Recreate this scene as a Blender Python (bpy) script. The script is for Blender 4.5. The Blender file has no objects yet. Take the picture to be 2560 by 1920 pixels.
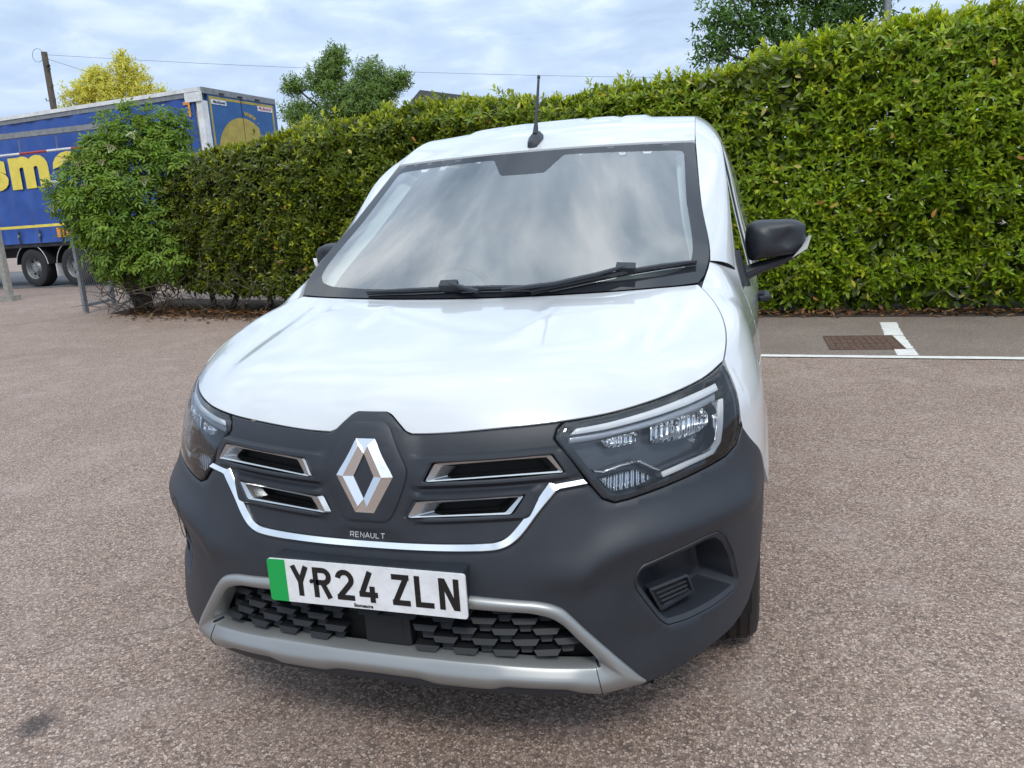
import bpy, bmesh, math, random
import numpy as np
from mathutils import Matrix, Vector
from mathutils.geometry import delaunay_2d_cdt
random.seed(7); rng = np.random.default_rng(11)
S = bpy.context.scene
COL = S.collection

# ------------------------------------------------------------------ camera
cam = bpy.data.objects.new('camera', bpy.data.cameras.new('camera')); COL.objects.link(cam)
CAM_POS = Vector((0.8696, -1.5610, 1.3929)); YAW, PITCH, ROLL = math.radians(-17.415), math.radians(12.263), math.radians(3.412)
_f = Vector((math.sin(YAW)*math.cos(PITCH), math.cos(YAW)*math.cos(PITCH), -math.sin(PITCH)))
_r = Vector((math.cos(YAW), -math.sin(YAW), 0)); _d = _f.cross(_r)
_r2 = _r*math.cos(ROLL) + _d*math.sin(ROLL); _d2 = -_r*math.sin(ROLL) + _d*math.cos(ROLL)
cam.matrix_world = Matrix(((_r2.x, -_d2.x, -_f.x, CAM_POS.x), (_r2.y, -_d2.y, -_f.y, CAM_POS.y), (_r2.z, -_d2.z, -_f.z, CAM_POS.z), (0, 0, 0, 1)))
cam.data.sensor_width = 36.0; cam.data.lens = 27.12; cam.data.clip_end = 3000; cam.data.clip_start = 0.05
S.camera = cam

# ------------------------------------------------------------------ sky, sun, exposure
SUN_EL, SUN_AZ = math.radians(50), math.radians(158)      # azimuth measured clockwise from +Y
SUN_DIR = Vector((math.sin(SUN_AZ)*math.cos(SUN_EL), math.cos(SUN_AZ)*math.cos(SUN_EL), math.sin(SUN_EL)))
W = bpy.data.worlds.new('World'); S.world = W; W.use_nodes = True
nt = W.node_tree; nt.nodes.clear()
def wn(t, **k):
    n = nt.nodes.new(t)
    for a, b in k.items(): setattr(n, a, b)
    return n
sky = wn('ShaderNodeTexSky', sky_type='NISHITA', sun_disc=False, sun_elevation=SUN_EL, sun_rotation=SUN_AZ, air_density=1.0, dust_density=1.6, ozone_density=1.2)
tc = wn('ShaderNodeTexCoord'); sep = wn('ShaderNodeSeparateXYZ'); nt.links.new(tc.outputs['Generated'], sep.inputs[0])
zc_ = wn('ShaderNodeMath', operation='MAXIMUM'); zc_.inputs[1].default_value = 0.0; nt.links.new(sep.outputs[2], zc_.inputs[0])
zo = wn('ShaderNodeMath', operation='ADD'); zo.inputs[1].default_value = 0.16; nt.links.new(zc_.outputs[0], zo.inputs[0])
pv = wn('ShaderNodeVectorMath', operation='DIVIDE'); cz = wn('ShaderNodeCombineXYZ')
for i in range(3): nt.links.new(zo.outputs[0], cz.inputs[i])
nt.links.new(tc.outputs['Generated'], pv.inputs[0]); nt.links.new(cz.outputs[0], pv.inputs[1])   # flat cloud layer seen from below
n1 = wn('ShaderNodeTexNoise'); n1.inputs['Scale'].default_value = 1.1; n1.inputs['Detail'].default_value = 6; n1.inputs['Roughness'].default_value = 0.5; n1.inputs['Distortion'].default_value = 0.2
n2 = wn('ShaderNodeTexNoise'); n2.inputs['Scale'].default_value = 3.9; n2.inputs['Detail'].default_value = 7; n2.inputs['Roughness'].default_value = 0.52; n2.inputs['Distortion'].default_value = 0.35
for n in (n1, n2): nt.links.new(pv.outputs[0], n.inputs['Vector'])
r1 = wn('ShaderNodeMapRange', interpolation_type='SMOOTHSTEP'); r1.inputs[1].default_value = 0.30; r1.inputs[2].default_value = 0.56; r1.inputs[3].default_value = .78; nt.links.new(n1.outputs[0], r1.inputs[0])
r2 = wn('ShaderNodeValToRGB'); nt.links.new(n2.outputs[0], r2.inputs[0])
r2.color_ramp.elements[0].position = 0.34; r2.color_ramp.elements[0].color = (0.42, 0.55, 0.70, 1)
r2.color_ramp.elements[1].position = 0.68; r2.color_ramp.elements[1].color = (1.66, 1.76, 1.84, 1)
e_ = r2.color_ramp.elements.new(0.5); e_.color = (0.80, 0.96, 1.14, 1)
# an overcast dome is brighter overhead than at the horizon
gr = wn('ShaderNodeMath', operation='MULTIPLY_ADD'); gr.inputs[1].default_value = 0.60; gr.inputs[2].default_value = 0.62; nt.links.new(zc_.outputs[0], gr.inputs[0])
# haze towards the horizon evens the clouds out
hz_ = wn('ShaderNodeMapRange'); hz_.inputs[1].default_value = 0.05; hz_.inputs[2].default_value = 0.75; hz_.inputs[3].default_value = 0.95; hz_.inputs[4].default_value = 0.0; nt.links.new(zc_.outputs[0], hz_.inputs[0])
hm_ = wn('ShaderNodeMix', data_type='RGBA'); hm_.inputs[7].default_value = (0.74, 0.94, 1.27, 1); nt.links.new(hz_.outputs[0], hm_.inputs[0]); nt.links.new(r2.outputs[0], hm_.inputs[6])
cs_ = wn('ShaderNodeVectorMath', operation='SCALE'); nt.links.new(hm_.outputs[2], cs_.inputs[0]); nt.links.new(gr.outputs[0], cs_.inputs['Scale'])
skm = wn('ShaderNodeVectorMath', operation='SCALE'); skm.inputs['Scale'].default_value = 0.10; nt.links.new(sky.outputs[0], skm.inputs[0])
mx = wn('ShaderNodeMix', data_type='RGBA'); nt.links.new(r1.outputs[0], mx.inputs[0]); nt.links.new(skm.outputs[0], mx.inputs[6]); nt.links.new(cs_.outputs[0], mx.inputs[7])
bg = wn('ShaderNodeBackground'); bg.inputs[1].default_value = 1.0; nt.links.new(mx.outputs[2], bg.inputs[0])
wo = wn('ShaderNodeOutputWorld'); nt.links.new(bg.outputs[0], wo.inputs[0])
sun = bpy.data.objects.new('sun', bpy.data.lights.new('sun', 'SUN')); COL.objects.link(sun)
sun.data.energy = 1.5; sun.data.angle = math.radians(14); sun.data.color = (1.0, 0.965, 0.90)
sun.location = (6, -8, 12); sun.rotation_euler = (-SUN_DIR).to_track_quat('-Z', 'Y').to_euler()
S.view_settings.view_transform = 'Standard'; S.view_settings.look = 'None'; S.view_settings.exposure = 0.22; S.view_settings.gamma = 1.0
S.view_settings.use_curve_mapping = False
S.render.engine = 'CYCLES'
S.cycles.max_bounces = 8; S.cycles.transparent_max_bounces = 12; S.cycles.caustics_reflective = False; S.cycles.caustics_refractive = False
S.cycles.use_denoising = True

# ------------------------------------------------------------------ materials
class N:
    """tiny node-graph helper"""
    def __init__(s, name):
        s.m = bpy.data.materials.new(name); s.m.use_nodes = True; s.t = s.m.node_tree
        s.b = s.t.nodes['Principled BSDF']; s.o = s.t.nodes['Material Output']
    def n(s, typ, ins=None, **k):
        x = s.t.nodes.new(typ)
        for a, b in k.items(): setattr(x, a, b)
        for a, b in (ins or {}).items():
            if hasattr(b, 'links') or isinstance(b, bpy.types.NodeSocket): s.t.links.new(b, x.inputs[a])
            else: x.inputs[a].default_value = b
        return x
    def l(s, a, b): s.t.links.new(a, b)
    def set(s, **k):
        for a, b in k.items():
            a = a.replace('_', ' ')
            if isinstance(b, bpy.types.NodeSocket): s.l(b, s.b.inputs[a])
            else: s.b.inputs[a].default_value = b
        return s
    def obj(s): return s.n('ShaderNodeTexCoord').outputs['Object']
    def noise(s, scale, detail=4, rough=.55, vec=None, dist=0):
        return s.n('ShaderNodeTexNoise', {'Scale': scale, 'Detail': detail, 'Roughness': rough, 'Distortion': dist, 'Vector': vec or s.obj()}).outputs[0]
    def ramp(s, fac, stops):
        r = s.n('ShaderNodeValToRGB', {0: fac}); e = r.color_ramp.elements
        while len(e) < len(stops): e.new(0.5)
        for q, (p, c) in zip(e, stops): q.position = p; q.color = (*c, 1) if len(c) == 3 else c
        return r.outputs[0]
    def mix(s, fac, a, b, blend='MIX'):
        x = s.n('ShaderNodeMix', data_type='RGBA', blend_type=blend)
        for i, v in ((0, fac), (6, a), (7, b)):
            if isinstance(v, bpy.types.NodeSocket): s.l(v, x.inputs[i])
            else: x.inputs[i].default_value = v if i == 0 else (*v[:3], 1)
        return x.outputs[2]
    def bump(s, h, strength=.3, dist=.002):
        s.l(s.n('ShaderNodeBump', {'Strength': strength, 'Distance': dist, 'Height': h}).outputs[0], s.b.inputs['Normal']); return s
M = {}
def simple(name, col, rough=.5, metal=0, **k):
    x = N(name); x.set(Base_Color=(*col, 1), Roughness=rough, Metallic=metal, **k); M[name] = x.m; return x
x = N('white_paint'); d = x.noise(5, 6); f = x.noise(90, 3)
x.set(Base_Color=x.ramp(d, [(.35, (.565, .58, .595)), (.7, (.61, .625, .64))]), Roughness=.32, Coat_Weight=1.0, Coat_Roughness=x.n('ShaderNodeMapRange', {0: f, 3: .03, 4: .07}).outputs[0]); M['paint'] = x.m
x = N('textured_black_plastic'); g = x.noise(900, 2); sc = x.noise(3.5, 8, .7); x.bump(g, .18, .0006)
x.set(Base_Color=x.ramp(sc, [(.3, (.014, .0165, .022)), (.62, (.022, .026, .034)), (.8, (.040, .044, .052))]), Roughness=x.n('ShaderNodeMapRange', {0: sc, 3: .40, 4: .56}).outputs[0]); M['plastic'] = x.m
simple('gloss_black', (.010, .010, .011), .07)
simple('gap_black', (.006, .006, .006), .8)
simple('rubber', (.014, .014, .014), .62)
x = N('chrome'); sm = x.noise(14, 6, .7); x.set(Base_Color=(.80, .80, .80, 1), Metallic=1.0, Roughness=x.n('ShaderNodeMapRange', {0: sm, 3: .08, 4: .24}).outputs[0]); M['chrome'] = x.m
x = N('smoked_chrome'); x.set(Base_Color=(.50, .51, .52, 1), Metallic=1.0, Roughness=.22); M['smoke'] = x.m
x = N('silver_trim'); sm = x.noise(700, 2); x.bump(sm, .05, .0004); x.set(Base_Color=(.30, .305, .30, 1), Metallic=.55, Roughness=.36); M['silver'] = x.m
simple('lamp_dark', (.075, .082, .095), .25, .4); simple('lamp_grey', (.36, .39, .44), .25, .3); simple('grille_dark', (.008, .009, .011), .6)
simple('lamp_bar', (.86, .90, .94), .2, .0)
simple('lamp_white', (.90, .92, .93), .25, .0)
x = N('reflector'); w1 = x.n('ShaderNodeTexWave', {'Scale': 26.0, 'Distortion': 1.2, 'Vector': x.obj()}, bands_direction='X').outputs[1]; x.bump(w1, .7, .005); x.set(Base_Color=(.72, .73, .74, 1), Metallic=1.0, Roughness=.08); M['reflector'] = x.m
def glassy(name, tint, ior=1.5, rough=0.0, boost=1.0, dust_lift=0.0):
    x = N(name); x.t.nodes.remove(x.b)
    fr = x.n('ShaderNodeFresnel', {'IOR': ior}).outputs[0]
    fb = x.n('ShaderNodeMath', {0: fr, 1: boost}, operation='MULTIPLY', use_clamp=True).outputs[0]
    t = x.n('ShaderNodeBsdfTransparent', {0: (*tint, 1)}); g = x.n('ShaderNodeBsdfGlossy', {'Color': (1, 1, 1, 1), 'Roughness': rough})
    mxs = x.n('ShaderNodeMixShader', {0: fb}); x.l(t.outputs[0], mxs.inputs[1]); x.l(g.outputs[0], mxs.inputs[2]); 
    if dust_lift:
        df = x.n('ShaderNodeBsdfDiffuse', {0: (.75, .76, .76, 1)}); md = x.n('ShaderNodeMixShader', {0: x.n('ShaderNodeMapRange', {0: x.noise(6, 6, .65), 1: .3, 2: .75, 3: dust_lift*.4, 4: dust_lift*1.6}).outputs[0]}); x.l(mxs.outputs[0], md.inputs[1]); x.l(df.outputs[0], md.inputs[2]); mxs = md
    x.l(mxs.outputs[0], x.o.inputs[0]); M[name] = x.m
glassy('windscreen_glass', (.84, .92, .91), 1.52, 0.0, 3.2, .03)  # dust film and raised reflection put in to brighten the glass
glassy('side_glass', (.60, .68, .65), 1.52, 0.0, 1.5)
glassy('lens', (.95, .96, .97), 1.5, 0.0, 1.1)
glassy('indicator_lens', (.86, .87, .88), 1.5, .15, 1.3)
simple('frit', (.020, .022, .027), .05)
simple('cabin_dark', (.03, .032, .034), .7)
simple('cabin_grey', (.50, .54, .55), .6); simple('cabin_pale', (.74, .79, .78), .6)
simple('seat_cloth', (.30, .32, .33), .9)
x = N('plate_white'); d = x.noise(30, 5, .7); x.set(Base_Color=x.ramp(d, [(.3, (.66, .67, .68)), (.6, (.78, .79, .80))]), Roughness=.25, Coat_Weight=.4); M['plate_white'] = x.m
simple('plate_green', (.004, .34, .07), .3)
simple('plate_black', (.008, .008, .009), .3)
simple('letter_silver', (.72, .72, .72), .2, .8)
simple('alloy', (.28, .285, .29), .35, .7)
simple('dark_metal', (.06, .06, .062), .5, .5)

# ------------------------------------------------------------------ mesh helpers
def mesh_obj(name, verts, faces, mat, parent=None, smooth=True, angle=35, loc=None):
    me = bpy.data.meshes.new(name); me.from_pydata([tuple(map(float, v)) for v in verts], [], [tuple(int(i) for i in f) for f in faces]); me.update()
    if smooth:
        me.polygons.foreach_set('use_smooth', [True]*len(me.polygons)); me.set_sharp_from_angle(angle=math.radians(angle))
    o = bpy.data.objects.new(name, me); COL.objects.link(o)
    if mat is not None: me.materials.append(M[mat] if isinstance(mat, str) else mat)
    if parent is not None:
        o.parent = parent
        p = parent; mw = Matrix.Identity(4); chain = []
        while p is not None: chain.append(p); p = p.parent
        for q in reversed(chain): mw = mw @ q.matrix_parent_inverse @ q.matrix_basis if q.parent else q.matrix_basis.copy()
        o.matrix_parent_inverse = mw.inverted()
    return o
def thing(name, label, cat, loc, group=None):
    o = bpy.data.objects.new(name, None); COL.objects.link(o); o.location = loc; o.empty_display_size = .2
    tag(o, label, cat, group); return o
def tag(o, label, cat, group=None, kind=None):
    if label: o['label'] = label
    if cat: o['category'] = cat
    if group: o['group'] = group
    if kind: o['kind'] = kind
    return o
def struct(o): o['kind'] = 'structure'; return o
class MB:
    """collects simple solids into one mesh"""
    def __init__(s): s.v = []; s.f = []
    def add(s, v, f):
        k = len(s.v); s.v += [tuple(p) for p in v]; s.f += [tuple(i+k for i in q) for q in f]; return s
    def box(s, c, d, rot=None):
        c = Vector(c); h = Vector(d)/2; v = []
        for a in (-1, 1):
            for b in (-1, 1):
                for e in (-1, 1):
                    p = Vector((a*h.x, b*h.y, e*h.z))
                    if rot is not None: p = rot @ p
                    v.append(c+p)
        return s.add(v, [(0, 1, 3, 2), (4, 6, 7, 5), (0, 4, 5, 1), (2, 3, 7, 6), (0, 2, 6, 4), (1, 5, 7, 3)])
    def tube(s, pts, rad, n=8, cap=True, sq=None):
        pts = [Vector(p) for p in pts]; m = len(pts); rad = [rad]*m if not hasattr(rad, '__len__') else rad
        v = []; up = Vector((0, 0, 1))
        for i, p in enumerate(pts):
            t = (pts[min(i+1, m-1)]-pts[max(i-1, 0)]).normalized()
            if i == 0:
                up = Vector((0, 0, 1)) if abs(t.z) < .9 else Vector((1, 0, 0))
            a = t.cross(up).normalized(); b = a.cross(t).normalized(); up = b
            for k in range(n):
                an = 2*math.pi*(k+.5)/n; v.append(p + a*(math.cos(an)*rad[i]) + b*(math.sin(an)*rad[i]*(sq or 1)))
        f = [(i*n+k, i*n+(k+1) % n, (i+1)*n+(k+1) % n, (i+1)*n+k) for i in range(m-1) for k in range(n)]
        if cap: f += [tuple(range(n-1, -1, -1)), tuple(range((m-1)*n, m*n))]
        return s.add(v, f)
    def lathe(s, prof, c, axis='x', n=32, sg=1):
        v = []; m = len(prof)
        for i in range(n):
            an = 2*math.pi*i/n
            for (h, r) in prof:
                p = {'x': (sg*h, r*math.cos(an), r*math.sin(an)), 'y': (r*math.cos(an), sg*h, r*math.sin(an)), 'z': (r*math.cos(an), r*math.sin(an), h)}[axis]
                v.append((c[0]+p[0], c[1]+p[1], c[2]+p[2]))
        f = [(i*m+k, i*m+k+1, ((i+1) % n)*m+k+1, ((i+1) % n)*m+k) for i in range(n) for k in range(m-1)]
        return s.add(v, f)
    def obj(s, name, mat, parent=None, **k): return mesh_obj(name, s.v, s.f, mat, parent, **k)
def grid_faces(ny, nx, flip=False):
    f = []
    for j in range(ny-1):
        for i in range(nx-1):
            q = (j*nx+i, j*nx+i+1, (j+1)*nx+i+1, (j+1)*nx+i); f.append(q[::-1] if flip else q)
    return f
def grid_obj(name, P, mat, parent, flip=False, **k):
    P = np.asarray(P, float); ny, nx = P.shape[:2]
    return mesh_obj(name, P.reshape(-1, 3), grid_faces(ny, nx, flip), mat, parent, **k)
def fillet(poly, r, n=5):
    """round the corners of a closed polygon; r a number or one per vertex"""
    P = [np.array(p, float) for p in poly]; m = len(P); out = []
    for i in range(m):
        a, b, c = P[i-1], P[i], P[(i+1) % m]; rr = r[i] if hasattr(r, '__len__') else r
        u = a-b; w = c-b; lu, lw = np.linalg.norm(u), np.linalg.norm(w); rr = min(rr, lu*.45, lw*.45)
        if rr < 1e-5: out.append(b); continue
        p, q = b+u/lu*rr, b+w/lw*rr
        for k in range(n+1):
            t = k/n; out.append((1-t)**2*p+2*t*(1-t)*b+t*t*q)
    return out
def resample(poly, step, closed=True):
    P = [np.array(p, float) for p in poly]; out = []; m = len(P)
    for i in range(m if closed else m-1):
        a, b = P[i], P[(i+1) % m]; k = max(1, int(math.ceil(np.linalg.norm(b-a)/step)))
        for j in range(k): out.append(a+(b-a)*j/k)
    if not closed: out.append(P[-1])
    return out
def area2(P): P = np.array(P); return .5*np.sum(P[:, 0]*np.roll(P[:, 1], -1)-np.roll(P[:, 0], -1)*P[:, 1])
def inset(poly, d):
    """move a closed polygon inwards by d"""
    P = np.array(poly, float); s = 1 if area2(P) > 0 else -1
    a = np.roll(P, 1, 0); c = np.roll(P, -1, 0); u = P-a; w = c-P
    u /= np.linalg.norm(u, axis=1)[:, None]+1e-12; w /= np.linalg.norm(w, axis=1)[:, None]+1e-12
    nu = np.stack([-u[:, 1], u[:, 0]], 1)*s; nw = np.stack([-w[:, 1], w[:, 0]], 1)*s
    n = nu+nw; k = np.maximum(1+np.sum(nu*nw, 1), .5); return P+n/k[:, None]*d
def inside(Q, polys):
    Q = np.asarray(Q, float); r = np.zeros(len(Q), bool)
    for P in polys:
        P = np.asarray(P); x1, y1 = P[:, 0], P[:, 1]; x2, y2 = np.roll(x1, -1), np.roll(y1, -1)
        for k in range(0, len(Q), 4000):
            q = Q[k:k+4000]; c = ((y1 > q[:, 1:2]) != (y2 > q[:, 1:2])); xi = (x2-x1)*(q[:, 1:2]-y1)/(y2-y1+1e-15)+x1
            r[k:k+4000] ^= (np.sum(c & (q[:, 0:1] < xi), 1) % 2).astype(bool)
    return r
def edist(Q, P):
    Q = np.asarray(Q, float); A = np.asarray(P, float); B = np.roll(A, -1, 0); D = B-A; L = np.sum(D*D, 1)+1e-15; out = np.empty(len(Q))
    for k in range(0, len(Q), 2000):
        q = Q[k:k+2000, None, :]; t = np.clip(np.sum((q-A)*D, 2)/L, 0, 1); e = q-(A+t[..., None]*D); out[k:k+2000] = np.sqrt(np.min(np.sum(e*e, 2), 1))
    return out
def normals(sf, Q, h=1e-3):
    u, v = Q[:, 0], Q[:, 1]; a = sf(u+h, v)-sf(u-h, v); b = sf(u, v+h)-sf(u, v-h); n = np.cross(a, b); return n/(np.linalg.norm(n, axis=1)[:, None]+1e-12)
def panel(name, outer, mat, parent, sf, holes=(), off=0., depth=.014, edge=.0022, grid=.016, step=.008, disp=None, angle=40, out_sign=1, extra=None):
    """a shell cut out of the surface sf(u,v): outline + holes in (u,v), rounded rim of the given depth"""
    loops = [np.array(resample(outer, step))]+[np.array(resample(h, step)) for h in holes]
    ins = []
    for i, L in enumerate(loops):
        if (area2(L) > 0) == (i > 0): loops[i] = L[::-1]
    for i, L in enumerate(loops): ins.append(inset(L, edge*1.3 if i == 0 else -edge*1.3) if edge else None)
    allp = np.vstack(loops); lo, hi = allp.min(0), allp.max(0)
    gx, gy = np.meshgrid(np.arange(lo[0], hi[0], grid), np.arange(lo[1], hi[1], grid*.92)); gx = gx+(np.arange(gx.shape[0]) % 2)[:, None]*grid*.5
    G = np.stack([gx.ravel(), gy.ravel()], 1); G = G[inside(G, loops)]
    if len(G):
        dd = np.min([edist(G, L) for L in loops], 0); G = G[dd > max(grid*.55, edge*2)]
    if extra is not None:
        E_ = np.asarray(extra); E_ = E_[inside(E_, loops)]; E_ = E_[np.min([edist(E_, L) for L in loops], 0) > edge*2.2+.001]
        dm = np.array([np.min(np.sum((E_-g_)**2, 1)) for g_ in G])**.5; G = np.vstack([G[dm > grid*.6], E_])
    pts = [allp]+[i for i in ins if i is not None]+[G]; Q = np.vstack(pts); nb = len(allp)
    edges = []; k = 0
    for L in loops:
        m = len(L); edges += [(k+j, k+(j+1) % m) for j in range(m)]; k += m
    r = delaunay_2d_cdt([Vector(p) for p in Q], edges, [], 0, 1e-7)
    V2 = np.array([tuple(p) for p in r[0]]); F = [tuple(f) for f in r[2]]; orig = r[3]
    cen = np.array([V2[list(f)].mean(0) for f in F]); keep = inside(cen, loops); F = [f for f, q in zip(F, keep) if q]
    X = sf(V2[:, 0], V2[:, 1]); Nn = normals(sf, V2)*out_sign
    de = np.min([edist(V2, L) for L in loops], 0)
    o = np.full(len(V2), float(off))
    if disp is not None: o = o+disp(V2, X, de)
    if edge: o = o-np.where(de < 1e-6, edge, np.where(de < edge*1.0, edge*.5, 0))
    X = X+Nn*o[:, None]
    # orientation: outwards along Nn
    a, b, c = F[len(F)//2][:3]; fn = np.cross(X[b]-X[a], X[c]-X[a])
    if fn @ Nn[a] < 0: F = [f[::-1] for f in F]
    verts = list(X); back = {}
    dirE = {}
    for f in F:
        for i in range(len(f)):
            e = (f[i], f[(i+1) % len(f)]); dirE[e] = True
    for (a, b) in (list(dirE) if depth is not None else []):
        if (b, a) not in dirE:
            for q in (a, b):
                if q not in back: back[q] = len(verts); verts.append(X[q]-Nn[q]*depth)
            F.append((b, a, back[a], back[b]))
    return mesh_obj(name, verts, F, mat, parent, angle=angle)
def loft_loops(name, loops, mat, parent, sf, offs, close=None, angle=30):
    """bridge loops of equal count lying at given normal offsets of sf; close='last' fills the last one"""
    V = []; F = []; m = len(loops[0])
    for L, o in zip(loops, offs):
        L = np.array(L, float); V += list(sf(L[:, 0], L[:, 1])+normals(sf, L)*(np.asarray(o)[:, None] if hasattr(o, '__len__') else o))
    s = 1 if area2(loops[0]) > 0 else -1
    for i in range(len(loops)-1):
        for k in range(m):
            q = (i*m+k, i*m+(k+1) % m, (i+1)*m+(k+1) % m, (i+1)*m+k); F.append(q if s > 0 else q[::-1])
    if close: F.append(tuple(range((len(loops)-1)*m, len(loops)*m))[::1 if s > 0 else -1])
    return mesh_obj(name, V, F, mat, parent, angle=angle)
def strip(name, rails, mat, parent, flip=False, angle=30, extra_v=(), extra_f=()):
    P = np.array(rails, float); return grid_obj(name, P, mat, parent, flip, angle=angle)
_fontcache = {}
def text_mesh(txt, size, bold=0., extr=.0005, shear=0.):
    cu = bpy.data.curves.new('t', 'FONT'); cu.body = txt; cu.size = size; cu.offset = bold; cu.extrude = extr; cu.align_x = 'CENTER'; cu.align_y = 'CENTER'; cu.shear = shear; cu.resolution_u = 4
    o = bpy.data.objects.new('t', cu); COL.objects.link(o); dg = bpy.context.evaluated_depsgraph_get(); me = bpy.data.meshes.new_from_object(o.evaluated_get(dg))
    v = [tuple(p.co) for p in me.vertices]; f = [tuple(p.vertices) for p in me.polygons]; bpy.data.objects.remove(o); bpy.data.curves.remove(cu); bpy.data.meshes.remove(me)
    return v, f
def place(v, o, ex, ey, ez):
    o, ex, ey, ez = map(np.array, (o, ex, ey, ez)); return [o+ex*p[0]+ey*p[1]+ez*p[2] for p in v]
# ------------------------------------------------------------------ van: body surface
def pchip(xs, ys):
    xs = np.array(xs, float); ys = np.array(ys, float); h = np.diff(xs); d = np.diff(ys)/h
    m = np.zeros(len(xs)); m[0] = d[0]; m[-1] = d[-1]
    for i in range(1, len(xs)-1): m[i] = 0 if d[i-1]*d[i] <= 0 else (h[i-1]+h[i])/(h[i]/d[i-1]+h[i-1]/d[i])
    def f(x):
        x = np.clip(x, xs[0], xs[-1]); i = np.clip(np.searchsorted(xs, x)-1, 0, len(xs)-2); t = (x-xs[i])/h[i]
        return ys[i]*(1+2*t)*(1-t)**2+m[i]*h[i]*t*(1-t)**2+ys[i+1]*t*t*(3-2*t)+m[i+1]*h[i]*t*t*(t-1)
    return f
ZK = [.14, .20, .26, .32, .42, .55, .64, .72, .80, .88, .95, 1.0, 1.06, 1.12]
Y0 = pchip(ZK, [.05, .012, -.018, -.032, -.036, -.030, -.016, .0, .014, .036, .075, .115, .18, .27])
WW = pchip(ZK+[1.2, 1.3, 1.4, 1.5, 1.6, 1.7, 1.76, 1.8], [.82, .86, .885, .897, .907, .913, .915, .916, .916, .91, .895, .88, .857, .832, .812, .795, .78, .765, .746, .72, .69, .64])
WR = pchip([.14, .3, .5, .7, .9, 1.0, 1.1, 1.2, 1.3, 1.43, 1.54, 1.67, 1.744, 1.8], [.82, .85, .882, .905, .914, .913, .897, .875, .847, .815, .79, .75, .71, .65])
DD = pchip(ZK, [.46, .46, .47, .48, .49, .50, .50, .50, .50, .50, .50, .50, .50, .50])
NN = pchip([.14, .3, .42, .55, .72, .9, 1.12], [3.4, 3.4, 3.3, 3.2, 3.2, 3.0, 2.8])
MM = pchip([.14, .3, .4, .5, .6, .7, .8, .9, 1.0, 1.12], [2.0, 2.05, 1.9, 2.15, 2.5, 2.7, 2.5, 2.6, 2.3, 2.0])
KK = pchip([.14, .3, .42, .55, .72, .9, 1.12], [.12, .12, .12, .15, .22, .25, .28])
AU = .0139                                   # metres of outline per degree
A90 = 90*AU
sstep = lambda t: np.clip(t, 0, 1)**2*(3-2*np.clip(t, 0, 1))
def ys(z): return Y0(z)+DD(z)+KK(z)*WW(z)**2
def skin(a, z):
    a = np.asarray(a, float); z = np.asarray(z, float); sg = np.where(a < 0, -1., 1.); t = np.abs(a)/AU
    Wz, n, m = WW(z), NN(z), MM(z); r = np.radians(np.minimum(t, 90)); over = np.maximum(t-90, 0)*AU
    x = Wz*np.sin(r)**(2/n); y = Y0(z)+DD(z)*(1-np.maximum(np.cos(r), 0)**(2/m))+KK(z)*x*x+over
    x = x+(WR(z)-Wz)*sstep(over/1.5)
    return np.stack([sg*x, y, z+0*x], -1)
def a_x(x, z): return math.copysign(math.degrees(math.asin(min(abs(x)/WW(z), 1)**(NN(z)/2)))*AU, x)
def a_y(y, z):
    if y >= ys(z): return A90+y-float(ys(z))
    lo, hi = 0., A90
    for _ in range(40):
        mid = (lo+hi)/2
        if skin(mid, z)[1] < y: lo = mid
        else: hi = mid
    return lo
def PX(pts): return [(a_x(x, z), z) for x, z in pts]       # front-view points
def PY(pts): return [(a_y(y, z), z) for y, z in pts]       # side-view points
def mir(pts): return [(-p[0], p[1]) for p in pts]
def sym(right): return right+mir(right[::-1])              # right half from top centre to bottom centre
def S3(p): return skin(p[0], p[1])

VAN = thing('delivery_van', 'white electric panel van with charcoal bumper parked facing the camera', 'van', (0, 2.2, 0))
def sside(sg): return (lambda a, z: skin(sg*np.asarray(a), z))
SIDES = (1, -1)

# outlines in front view (x, z)
HL = [(.460, .916), (.550, .923), (.642, .936), (.717, .951), (.767, .965), (.806, .986), (.826, .952), (.842, .915), (.850, .874), (.853, .832), (.843, .795), (.819, .777), (.761, .764), (.704, .752), (.649, .741), (.604, .733), (.575, .730), (.549, .742), (.526, .771), (.500, .808), (.465, .853), (.443, .883), (.447, .903)]
ARCH_C, ARCH_R = (.92, .33), .395
def arch(z, front=True): dy = math.sqrt(max(ARCH_R**2-(z-ARCH_C[1])**2, 0)); return ARCH_C[0]-dy if front else ARCH_C[0]+dy

# ---- front bumper (everything charcoal below the bright strip)
bump_r = PX([(0, .645), (.15, .645), (.30, .648), (.345, .660), (.372, .69), (.405, .735), (.438, .776), (.452, .778), (.508, .783), (.526, .768), (.549, .738), (.575, .726), (.604, .729), (.649, .737), (.704, .748), (.761, .760), (.819, .773), (.846, .792), (.857, .830)]) \
    + PY([(.465, .795), (.53, .733), (.60, .64), (.585, .585), (.53, .52), (.475, .45), (.437, .40), (.40, .365), (.35, .345)]) + PX([(.835, .332), (.80, .322), (.735, .306), (.66, .277), (.54, .262), (.30, .275), (0, .282)])
GRO = [(0, .505), (.257, .503), (.379, .496), (.43, .484), (.460, .467), (.492, .426), (.534, .372), (.543, .353), (.533, .340), (.497, .343), (.268, .360), (0, .364)]   # lower opening
FOG = [(.638, .580), (.710, .598), (.776, .612), (.803, .612), (.824, .588), (.843, .532), (.855, .456), (.847, .428), (.790, .414), (.736, .408), (.693, .410), (.676, .431), (.622, .527), (.622, .556)]
fogl = fillet(PX(FOG), .012, 3)
cre_x = pchip([0, .30, .45, .502, .554, .684, .828, .95], [.60, .60, .575, .572, .607, .639, .650, .65])
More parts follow.
